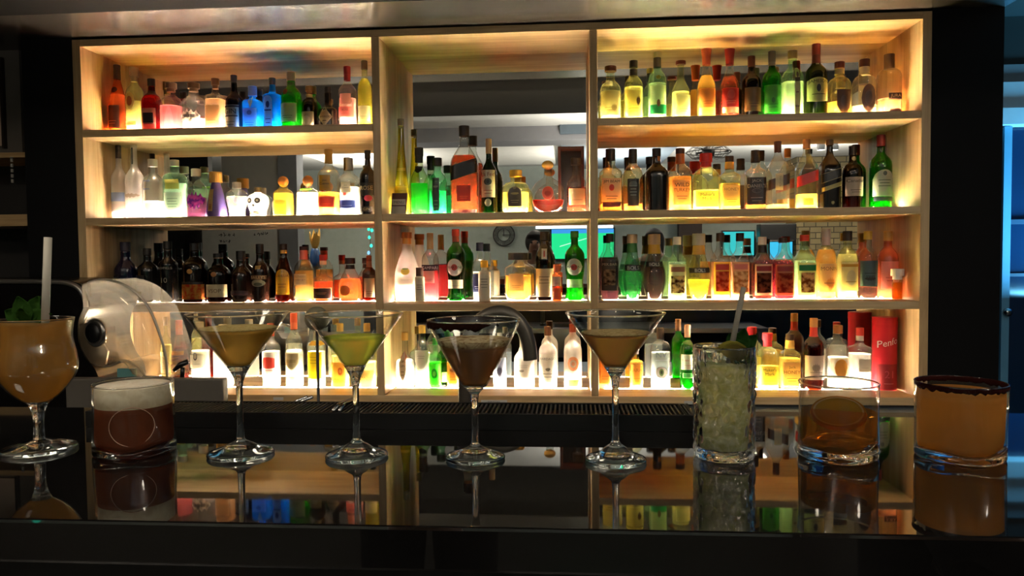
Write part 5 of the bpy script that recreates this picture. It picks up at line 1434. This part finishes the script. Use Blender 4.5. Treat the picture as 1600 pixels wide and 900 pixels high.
s = Spot(1309, 729, 116)
t8 = thing('rocks_glass', 'short tumbler of clear amber drink with an orange slice in it', 'cocktail', (s.c.x, s.c.y, BAR + EPS), -.4, 'short tumblers on the bar')
H = s.z(1309, 598)
tumbler(t8, s.w(112), s.w(117), H, s.z(1309, 692), .003, drink('#ecb460', 'amber_drink', .7, .06, .88), s.z(1309, 642))
zs8 = BAR + s.z(1318, 645)
ts = thing('citrus_slice', 'orange wheel floating tilted in the amber tumbler', 'fruit slice', (s.c.x, s.c.y, zs8))
Rs = s.w(79)
rotm = Matrix.Rotation(math.radians(-10), 3, 'Y') @ Matrix.Rotation(math.radians(24), 3, 'X')
for nm, r0, r1, h_, c_ in (('rind', Rs * .93, Rs, .0026, '#b87820'), ('pith', Rs * .86, Rs * .93, .0026, '#d8b878'), ('flesh', 0, Rs * .86, .0024, '#b08a28')):
    pr_ = [(r0, -h_), (r1, -h_), (r1, h_), (r0, h_)] if r0 else [(0, -h_), (r1, -h_), (r1, h_), (0, h_)]
    o = lathe(nm, pr_, drink(c_, None, .5), ts, seg=48, closed=bool(r0), smooth=False)
    for vv in o.data.vertices:
        vv.co = rotm @ vv.co

s = Spot(1499, 731, 128)
t9 = thing('rocks_glass', 'short tumbler of cloudy orange drink with a dark red powdered rim', 'cocktail', (s.c.x, s.c.y, BAR + EPS), -.25, 'short tumblers on the bar')
H = s.z(1500, 598)
sec9 = tumbler(t9, s.w(124), s.w(129), H, s.z(1500, 697), .0025, drink('#e6b064', 'orange_drink', .75, .5, .4), s.z(1500, 611))
crust(t9, 'powdered_rim', s.w(129) - .001, H - .001, 0, 2 * PI, .0016, plain('#2a0c08', 0.9, key='red_powder', noise_amt=.4, spec=.05), .003, 5, n=260)

# ---- highball with rippled glass, ice, lime and mint
s = Spot(1131, 726, 93)
t7 = thing('highball_glass', 'tall bark textured glass of pale green iced drink', 'cocktail', (s.c.x, s.c.y, BAR + EPS))
H = s.z(1131, 541)


def bark(p, a, r, z):
    if r < s.w(70):
        return p
    q = Vector((math.cos(a) * 3.2, math.sin(a) * 3.2, z * 40))
    d = noise.noise(q * 2.2) * .0022 + noise.noise(q * 5.5) * .0011
    d *= min(1, z / .004) * min(1, max(0, (H - z) / .006))
    return Vector((p.x * (1 + d / r), p.y * (1 + d / r), p.z))




def ice_drink():
    m, t, out = newmat('crushed_ice_drink')
    tc = nd(t, 'TexCoord')
    nz = nd(t, 'TexNoise', Scale=130.0, Detail=3.0, Distortion=.6)
    t.links.new(tc.outputs['Object'], nz.inputs['Vector'])
    rp = nd(t, 'ValToRGB')
    rp.color_ramp.elements[0].position, rp.color_ramp.elements[1].position = .35, .65
    rp.color_ramp.elements[0].color, rp.color_ramp.elements[1].color = (*lin('#ccd092'), 1), (*lin('#f4f4d4'), 1)
    t.links.new(nz.outputs['Fac'], rp.inputs[0])
    bp = nd(t, 'Bump', Strength=.7, Distance=.003)
    t.links.new(nz.outputs['Fac'], bp.inputs['Height'])
    tl, df = nd(t, 'BsdfTranslucent'), nd(t, 'BsdfDiffuse')
    rf = nd(t, 'BsdfRefraction', IOR=1.2, Roughness=.12)
    for n in (tl, df, rf):
        t.links.new(rp.outputs[0], n.inputs['Color'])
        t.links.new(bp.outputs[0], n.inputs['Normal'])
    s = mixs(t, .7, df.outputs[0], tl.outputs[0])
    t.links.new(mixs(t, .5, s, rf.outputs[0]), out.inputs[0])
    return m


zfl = .012
outer = [(s.w(91) + (s.w(94) - s.w(91)) * (i / 60), .0015 + (H - .0015) * i / 60) for i in range(61)]
inner = [(r - .0026, z) for r, z in outer if z > zfl]
prof = [(0, 0), (s.w(84), 0), (s.w(90), .0008)] + outer + [(outer[-1][0] - .0013, H + .0008)] + inner[::-1] + [(inner[0][0] - .002, zfl), (0, zfl)]
n_out = len(outer) + 3
lathe('tumbler', prof, CLEAR, t7, seg=120, fn=lambda p, a, r, z: bark(p, a, r, z) if r > inner[0][0] + .0007 else p)
zl7 = s.z(1131, 566)
ri = s.w(92) - .0046
lathe('drink', [(0, zfl + .0006), (ri - .001, zfl + .0006), (ri, zfl + .003)] + [(ri + (z - zfl) * .006, z) for z in [zfl + (zl7 - zfl) * i / 20 for i in range(1, 21)]] + [(0, zl7)], ice_drink(), t7, seg=72)
random.seed(11)
C7 = Vector((s.c.x, s.c.y, BAR))
ICE = glass('ice', (.95, .97, .96), 1.31, .12)
for i, (dx, dy, py) in enumerate(((-.014, -.012, 556), (-.016, .014, 553), (.017, -.013, 558), (.014, .016, 552))):
    o = box('ice_cube', -.0105, .0105, -.0105, .0105, -.0105, .0105, ICE, None, .003, (C7.x + dx, C7.y + dy, BAR + s.z(1131, py)))
    o.rotation_euler = (random.uniform(-.5, .5), random.uniform(-.5, .5), random.uniform(0, 3))
    tag(o, 'clear ice cube at the top of the tall green drink', 'ice cube', 'ice cubes in the tall drink')
pw = at(1143, 562, C7.y - .006)
tw = thing('lime_wedge', 'dull green citrus wedge on the ice of the tall drink', 'fruit wedge', tuple(pw))
Rw = s.w(58)
arc = [(Rw * math.cos(a), Rw * math.sin(a)) for a in [PI * i / 20 for i in range(21)]]
prism('flesh', [(x * .88, z * .88) for x, z in arc], -.0035, .0035, drink('#a89a50', None, .5), tw)
prism('rind', arc + [(x * .885, z * .885) for x, z in arc[::-1]], -.004, .004, drink('#6a6428', None, .3, clear=0), tw)
tw.rotation_euler = (.15, .5, .3)
pm0 = at(1152, 552, C7.y)
tm = thing('mint_sprig', 'dark mint leaves beside the straw of the tall green drink', 'mint', tuple(pm0))
for dx, dz, y, ln, wd in ((.25, 1, -.3, .03, .010), (.8, .8, -.2, .03, .009), (-.3, .8, .5, .024, .009), (.5, -.3, -.9, .022, .008)):
    leaf(tm, (0, 0, 0), (dx, y * .6, dz), (0, -1, .3), ln, wd, MINTD, droop=.1)
straw('translucent grey straw leaning in the tall green drink', at(1162, 449, C7.y + .004), at(1137, 572, C7.y - .008), s.w(8.4), drink('#a09c90', 'grey_straw', .5, clear=.3))

# ------------------------------------------------------------------ end of the room beyond the pillar
xq = at(-60, 300, Y0).x
zq = lambda py: at(20, py, Y0 + .02).z
struct(box('wall_back_niche', RX0, xp - .002, Y0 + .3, Y0 + .355, 0, CEIL, plain('#2c2a28', 0.7, key='niche_grey')))
struct(box('wall_back_facing', RX0, at(37, 150, Y0 + .16).x, Y0 + .14, Y0 + .2, zq(238), CEIL, plain('#6a625a', 0.7, key='warm_grey_paint')))
for py, h_, lab in ((238, .022, 'thin oak wall board under the grey facing, beyond the dark pillar'), (335, .05, 'thick oak wall shelf beyond the dark pillar')):
    o = box('wall_shelf', xp - 1.4, xp - .004, Y0 + .02, Y0 + .3, zq(py) - h_, zq(py), OAK_H, None, .002)
    tag(o, lab, 'wall shelf')
xf = at(7, 160, Y0 + .13).x
t = thing('framed_picture', 'pale framed picture on the grey facing at the edge of view', 'picture', (0, 0, 0))
box('picture_panel', xf - .5, xf - .012, Y0 + .125, Y0 + .132, at(5, 228, Y0 + .13).z, at(5, 95, Y0 + .13).z, picture('#b89a84', '#d0b8a4', .0, 6), t)
boxes('picture_frame', [(xf - .012, xf, Y0 + .12, Y0 + .138, at(5, 232, Y0 + .13).z, at(5, 90, Y0 + .13).z), (xf - .5, xf - .012, Y0 + .12, Y0 + .138, at(5, 95, Y0 + .13).z, at(5, 90, Y0 + .13).z)], plain('#2a201a', 0.4), t)
t = thing('hanging_chain', 'short pale chain hanging below the oak wall board', 'chain', (at(24, 260, Y0 + .03).x, Y0 + .01, zq(238) - .022))
lathe('hook_link', [(.006, -.004), (.009, -.002), (.006, 0)], STEEL, t, closed=True, seg=16)
boxes('chain_pattern', [(-.004, .004, -.003, .003, -.02 - i * .022, -.006 - i * .022) for i in range(5)], plain('#b0aca4', .4), t)

# ------------------------------------------------------------------ blue lit doorway past the dark wall
YD = 4.4
g = lambda px, py: at(px, py, YD)
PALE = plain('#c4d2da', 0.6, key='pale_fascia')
X2 = RX1
struct(box('ceiling_bulkhead', g(1540, 100).x, X2, YD, YD + .3, g(1580, 101).z, CEIL, plain('#2c3434', 0.8)))
struct(box('ceiling_drop', g(1540, 100).x, X2, YD - .02, YD + .3, g(1580, 129).z, g(1580, 102).z, plain('#7c858a', 0.7)))
struct(box('trim_fascia', g(1540, 100).x, X2, YD - .05, YD + .3, g(1580, 172).z, g(1580, 131).z, PALE))
struct(box('trim_lower_fascia', g(1540, 100).x, X2, YD - .09, YD + .3, g(1580, 198).z, g(1580, 173).z, PALE))
m, t_, o_ = newmat('blue_dark_glass')
pb_ = nd(t_, 'BsdfPrincipled', Roughness=0.12)
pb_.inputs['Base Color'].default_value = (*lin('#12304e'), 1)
t_.links.new(pb_.outputs[0], o_.inputs[0])
dr = thing('door_1', 'glazed door with pale frame in blue light past the dark wall', 'door', (0, 0, 0))
dr['kind'] = 'structure'
box('pane', g(1572, 400).x, X2, YD + .02, YD + .04, 0.02, g(1580, 199).z, m, dr)
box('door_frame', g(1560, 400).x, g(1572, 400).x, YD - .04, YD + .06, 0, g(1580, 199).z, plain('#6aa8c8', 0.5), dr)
boxes('glazing_bar_pattern', [(g(1572, 330).x, X2, YD - .01, YD + .02, g(1590, 350).z, g(1590, 343).z), (g(1572, 430).x, X2, YD - .01, YD + .02, g(1590, 432).z, g(1590, 427).z)], plain('#2a4a66', 0.5), dr)
hd = lathe('door_handle', [(0, 0), (.022, 0), (.022, .02), (0, .026)], CHROME, dr, (g(1566, 487).x, YD - .04, g(1566, 487).z), seg=20)
hd.rotation_euler = (PI / 2, 0, 0)
struct(box('ceiling_shade_board', xw + .01, X2, Y0 + .5, YD - .03, CEIL - .02, CEIL - .002, plain('#20282a', .8)))  # dark board added to hide blue light spilling onto the ceiling
struct(box('wall_back_far', g(1400, 300).x, X2, YD + .3, YD + .4, 0, CEIL, plain('#101820', 0.8)))

# ------------------------------------------------------------------ the room in the mirror
def rm(px, py, d):
    """a point of the room whose mirror image shows at this pixel, D in front"""
    p = at(px, py, d)
    return Vector((p.x, 2 * YM - p.y, p.z))


dW = 2 * YM - RY0 - .06
pos = rm(787, 367, dW)
rc = 17.5 * depth(at(787, 367, dW)) / F
t = thing('wall_clock', 'openwork black clock with big numerals on the far wall, seen in the mirror', 'clock', (pos.x, RY0 + .03, pos.z))
BK = plain('#1c1a18', 0.5)
for nm, r0, r1 in (('outer_ring', rc * .9, rc), ('inner_ring', rc * .52, rc * .58)):
    o = lathe(nm, [(r0, -.01), (r1, -.01), (r1, .01), (r0, .01)], BK, t, closed=True, seg=48)
    o.rotation_euler = (PI / 2, 0, 0)
v, f = [], []
for i in range(12):
    a = PI / 2 - i * PI / 6
    for dd in ((-.16, -.05, .06, .16) if i % 3 else (-.1, .0, .1)):
        ca, sa = math.cos(a), math.sin(a)
        b = len(v)
        for r_, w_ in ((rc * .58, dd), (rc * .9, dd)):
            for e in (-.02, .02):
                off = (w_ + e) * rc
                v.append((ca * r_ - sa * off, .004, sa * r_ + ca * off))
        f.append((b, b + 1, b + 3, b + 2))
o = mesh('numeral_pattern', v, f, BK, t, smooth=False)
boxes('hand', [(-.006, .006, .008, .012, -.02, rc * .5)], BK, t)
boxes('hand', [(-.02, rc * .7, .008, .012, -.006, .006)], BK, t)


def tv(px0, px1, py0, py1, label, kind, d=dW):
    a, b = rm(px0, (py0 + py1) / 2, d), rm(px1, (py0 + py1) / 2, d)
    z0, z1 = rm((px0 + px1) / 2, py1, d).z, rm((px0 + px1) / 2, py0, d).z
    t = thing('television', label, 'television', ((a.x + b.x) / 2, a.y, (z0 + z1) / 2))
    hw, hh = abs(b.x - a.x) / 2, (z1 - z0) / 2
    box('housing', -hw - .02, hw + .02, -.06, 0, -hh - .02, hh + .02, plain('#0a0a0a', .3), t, .004)
    base = {'pitch': (.02, .72, .26), 'teal': (.04, .5, .52), 'blue': (.05, .5, .8)}[kind]
    box('screen', -hw, hw, .0005, .003, -hh, hh, emit(base, 1.0), t)
    if kind == 'pitch':
        boxes('banner_pattern', [(-hw, hw, .003, .004, hh * .72, hh)], emit((.05, .3, .75), 1.0), t)
        v = [(-hw * .75, .0045, -hh * .2), (-hw * .73, .0045, -hh * .12), (hw * .5, .0045, hh * .62), (hw * .48, .0045, hh * .55)]
        mesh('pitch_line_pattern', v, [(0, 1, 2, 3)], emit((.5, .95, .7), 1.0), t, smooth=False)
    return t


tv(862, 959, 358, 404, 'television showing a green football pitch on the far wall, in the mirror', 'pitch')
tv(1130, 1178, 362, 399, 'television with a teal green picture, in the mirror beside the brown panel', 'teal')
tv(1203, 1238, 378, 405, 'small television glowing sky blue in the mirror near the stone pier', 'blue', dW - .6)
a, b = rm(837, 355.5, dW - .1), rm(958, 355.5, dW - .1)
t = thing('tube_lamp', 'white tube lamp above the football television, in the mirror', 'lamp', ((a.x + b.x) / 2, a.y, a.z))
hw = abs(b.x - a.x) / 2
o = tube('tube', [(-hw, 0, 0), (hw, 0, 0)], .02, emit((.75, .85, 1.0), 2.2), t, seg=12)
box('lamp_housing', -hw, hw, -.07, -.02, -.02, .03, plain('#c0c4c8', .5), t)
for i, (px, py) in enumerate(((576, 358), (581, 360), (577, 371), (580, 384), (576, 395))):
    p = rm(px, py, 8.6)
    o = lathe('string_bulb', [(0, -.022), (.014, -.014), (.018, 0), (.012, .016), (.006, .022), (0, .022)], emit((.05, .8, .5) if i < 4 else (.2, .45, .9), 1.6), None, (p.x, p.y, p.z), seg=14)
    tag(o, 'small coloured bulb on a hanging wire, in the mirror', 'bulb', 'bulbs on the hanging wire')
p0, p1 = rm(578, 340, 8.6), rm(578, 400, 8.6)
o = tube('bulb_wire', [(p0.x, p0.y, CEIL), (p0.x + .01, p0.y, p0.z), (p1.x, p1.y, p1.z)], .003, BK)
tag(o, 'thin dark wire carrying coloured bulbs, in the mirror', 'wire')
# notices and marker scribbles on the white partition
p = rm(375, 385, 8.0)
t = thing('notice_board', 'white board with black handwriting on the partition, in the mirror', 'board', (p.x, YP + .001, p.z))
box('board', -.42, .42, 0, .012, -.3, .42, plain('#d4d4cc', .5), t, .002)
box('pen_tray', -.4, .4, .012, .05, -.3, -.28, plain('#6a7478', .5), t)
v, f = [], []
random.seed(5)
for row_, (zz_, x0_, n_) in enumerate(((.27, -.3, 5), (.27, .02, 6), (.2, .0, 3), (.13, -.32, 4), (.13, .05, 4), (.06, .1, 3))):
    x_ = x0_
    for i in range(n_):
        for _ in range(3):
            b = len(v)
            xx, z_, l_, an = x_ + random.uniform(0, .03), zz_ + random.uniform(-.012, .012), random.uniform(.015, .035), random.uniform(0, PI)
            dx, dz = math.cos(an) * l_ / 2, math.sin(an) * l_ / 2
            nx_, nz_ = -math.sin(an) * .0035, math.cos(an) * .0035
            v += [(-(xx + dx + nx_), .0125, z_ + dz + nz_), (-(xx + dx - nx_), .0125, z_ + dz - nz_), (-(xx - dx - nx_), .0125, z_ - dz - nz_), (-(xx - dx + nx_), .0125, z_ - dz + nz_)]
            f.append((b, b + 1, b + 2, b + 3))
        x_ += .045
mesh('handwriting_pattern', v, f, plain('#1a1a1a', .6), t, smooth=False)
# dry flowers on a tall stand
p = rm(492, 380, 8.6)
t = thing('flower_stand', 'tall dark stand with yellowish dried flowers, in the mirror', 'plant stand', (p.x, p.y, 0))
lathe('stand', [(0, 0), (.16, 0), (.14, .03), (.03, .06), (.025, p.z - .3), (.09, p.z - .27), (0, p.z - .27)], BK, t, seg=20)
lathe('vase', [(0, p.z - .27), (.05, p.z - .27), (.07, p.z - .2), (.05, p.z - .1), (.04, p.z - .06), (0, p.z - .06)], plain('#2c4c7c', .2), t, seg=24)
random.seed(3)
YEL = plain('#c8a050', .6)
for i in range(12):
    a = i * 2.4
    leaf(t, (0, 0, p.z - .07), (math.cos(a) * .5, math.sin(a) * .5, 1), (math.cos(a), math.sin(a), .2), random.uniform(.14, .26), .03, YEL, 'petal', .2)
# wire cage fan hanging from the ceiling
p = rm(1107, 238, 6.5)
rc = 34 * 6.5 / F
t = thing('ceiling_fan', 'wire cage fan hanging from the ceiling, in the mirror', 'fan', (p.x, p.y, p.z))
tube('hanger', [(0, 0, 0), (0, 0, CEIL - p.z)], .012, BK, t)
lathe('motor', [(0, -.05), (.05, -.04), (.055, .03), (0, .06)], BK, t, seg=20)
for i in range(16):
    a = i * PI / 8
    tube('cage_wire', [(.05 * math.cos(a), .05 * math.sin(a), .03), (rc * .7 * math.cos(a), rc * .7 * math.sin(a), .05), (rc * math.cos(a), rc * math.sin(a), 0), (rc * .7 * math.cos(a), rc * .7 * math.sin(a), -.05), (.05 * math.cos(a), .05 * math.sin(a), -.04)], .0025, BK, t, seg=6)
tube('cage_ring', [(rc * math.cos(i * PI / 20), rc * math.sin(i * PI / 20), 0) for i in range(41)], .004, BK, t, seg=8)
for i in range(3):
    leaf(t, (0, 0, 0), (math.cos(i * 2.1), math.sin(i * 2.1), 0), (0, .4, 1), rc * .9, .05, BK, 'fan_blade', 0)
for px in (1283, 1304):
    p = rm(px, 230, 8.2)
    t = thing('ceiling_spot', 'bright ceiling spotlight, %s of the pair in the mirror' % ('nearer the fan' if px < 1290 else 'farther from the fan'), 'spotlight', (p.x, p.y, p.z))
    lathe('spot_can', [(.03, -.03), (.042, -.03), (.042, .06), (.0, .07), (0, .06), (.03, .05)], plain('#d0d0d0', .4), t, seg=24)
    lathe('spot_lens', [(0, -.028), (.03, -.028), (0, -.02)], emit((1, .9, .7), 14.0), t, seg=20)
    tube('hanger', [(0, 0, .06), (0, 0, CEIL - p.z)], .008, BK, t)
o = box('air_unit', -.24, .24, -.1, .1, -.12, .12, plain('#0c0c0c', .4), None, .01, tuple(rm(1213, 364, dW - .4)))
tag(o, 'black box unit above the sky blue television, in the mirror', 'wall unit')


# ------------------------------------------------------------------ two guests at the bar, seen only in the mirror
def person(x, y, height, label, shirt, hair, face_dir=1.0, hold=False):
    t = thing('person', label, 'person', (x, y, 0))
    k = height / 1.7
    P_ = [(0, 0, .95), (0, .01, 1.15), (0, .0, 1.38), (0, .01, 1.47), (0, .03, 1.55), (0, .04, 1.64),
          (.17, 0, 1.38), (.2, .05, 1.14), (.14, .24, 1.16), (.1, .3, 1.2), (-.17, 0, 1.38), (-.2, .05, 1.14), (-.14, .24, 1.16), (-.1, .3, 1.2),
          (.09, 0, .9), (.1, .02, .5), (.1, -.02, .09), (.11, .12, .04), (-.09, 0, .9), (-.1, .02, .5), (-.1, -.02, .09), (-.11, .12, .04), (0, .13, 1.585)]
    E_ = [(0, 1), (1, 2), (2, 3), (3, 4), (4, 5), (2, 6), (6, 7), (7, 8), (8, 9), (2, 10), (10, 11), (11, 12), (12, 13), (0, 14), (14, 15), (15, 16), (16, 17), (0, 18), (18, 19), (19, 20), (20, 21), (4, 22)]
    R_ = [.145, .13, .13, .055, .088, .07, .062, .045, .034, .036, .062, .045, .034, .036, .09, .06, .042, .035, .09, .06, .042, .035, .018]

    def skin(name, keep, rad, m, parent, lv=2):
        idx = {o_: i for i, o_ in enumerate(keep)}
        me = bpy.data.meshes.new(name)
        me.from_pydata([tuple(c * k for c in P_[i]) for i in keep], [(idx[a], idx[b]) for a, b in E_ if a in idx and b in idx], [])
        o = bpy.data.objects.new(name, me)
        COL.objects.link(o)
        sk = o.modifiers.new('skin', 'SKIN')
        for i, o_ in enumerate(keep):
            dv = me.skin_vertices[0].data[i]
            r_ = rad(o_) * k
            dv.radius = (r_, r_ * (.68 if o_ in (0, 1, 2) else 1))
            dv.use_root = i == 0
        o.modifiers.new('smooth', 'SUBSURF').levels = lv
        o.modifiers['smooth'].render_levels = lv
        bpy.context.view_layer.update()
        dg = bpy.context.evaluated_depsgraph_get()
        me2 = bpy.data.meshes.new_from_object(o.evaluated_get(dg))
        bpy.data.objects.remove(o)
        me2.polygons.foreach_set('use_smooth', [True] * len(me2.polygons))
        me2.name = name
        return link(name, me2, m, parent)
    SK = plain('#6a4a38', .6, key='skin_tone')
    skin('body', list(range(23)), lambda i: R_[i], SK, t)
    skin('shirt', [0, 1, 2, 6, 7, 10, 11], lambda i: R_[i] + .014, plain(shirt, .8), t)
    skin('trousers', [0, 14, 15, 16, 18, 19, 20], lambda i: R_[i] + .016, plain('#14161c', .8), t)
    hz, hy = 1.61 * k, .02 * k
    bm = bmesh.new()
    bmesh.ops.create_uvsphere(bm, u_segments=24, v_segments=16, radius=.108 * k)
    for vv in bm.verts:
        vv.co = Vector((vv.co.x * .95, vv.co.y * 1.12, vv.co.z * 1.15))
        if vv.co.y > .02 and vv.co.z < .05:
            vv.co.y *= .35
        if hair == 'long' and vv.co.z < 0:
            vv.co.z *= 2.2
        vv.co += Vector((0, hy - .012, hz))
    me = bpy.data.meshes.new('hair')
    bm.to_mesh(me)
    bm.free()
    me.polygons.foreach_set('use_smooth', [True] * len(me.polygons))
    link('hair', me, plain('#0c0a09', .6), t)
    for sx in (-1, 1):
        lathe('eye', [(.0, -.011), (.008, -.008), (.011, 0), (.008, .008), (0, .011)], plain('#181412', .2), t, (sx * .032 * k, .118 * k, 1.605 * k), seg=10)
    lathe('mouth', [(0, -.004), (.016, -.003), (.02, 0), (.016, .003), (0, .004)], plain('#5a2c28', .5), t, (0, .112 * k, 1.53 * k), seg=12)
    return t


pa, pb2 = rm(836, 380, 7.25), rm(1022, 385, 7.1)
person(pa.x, pa.y, 1.58, 'person with short hair in a dark shirt facing the bar, in the mirror', '#1c2026', 'short')
person(pb2.x, pb2.y, 1.58, 'person with long black hair in a grey top, in the mirror', '#3a3c40', 'long')
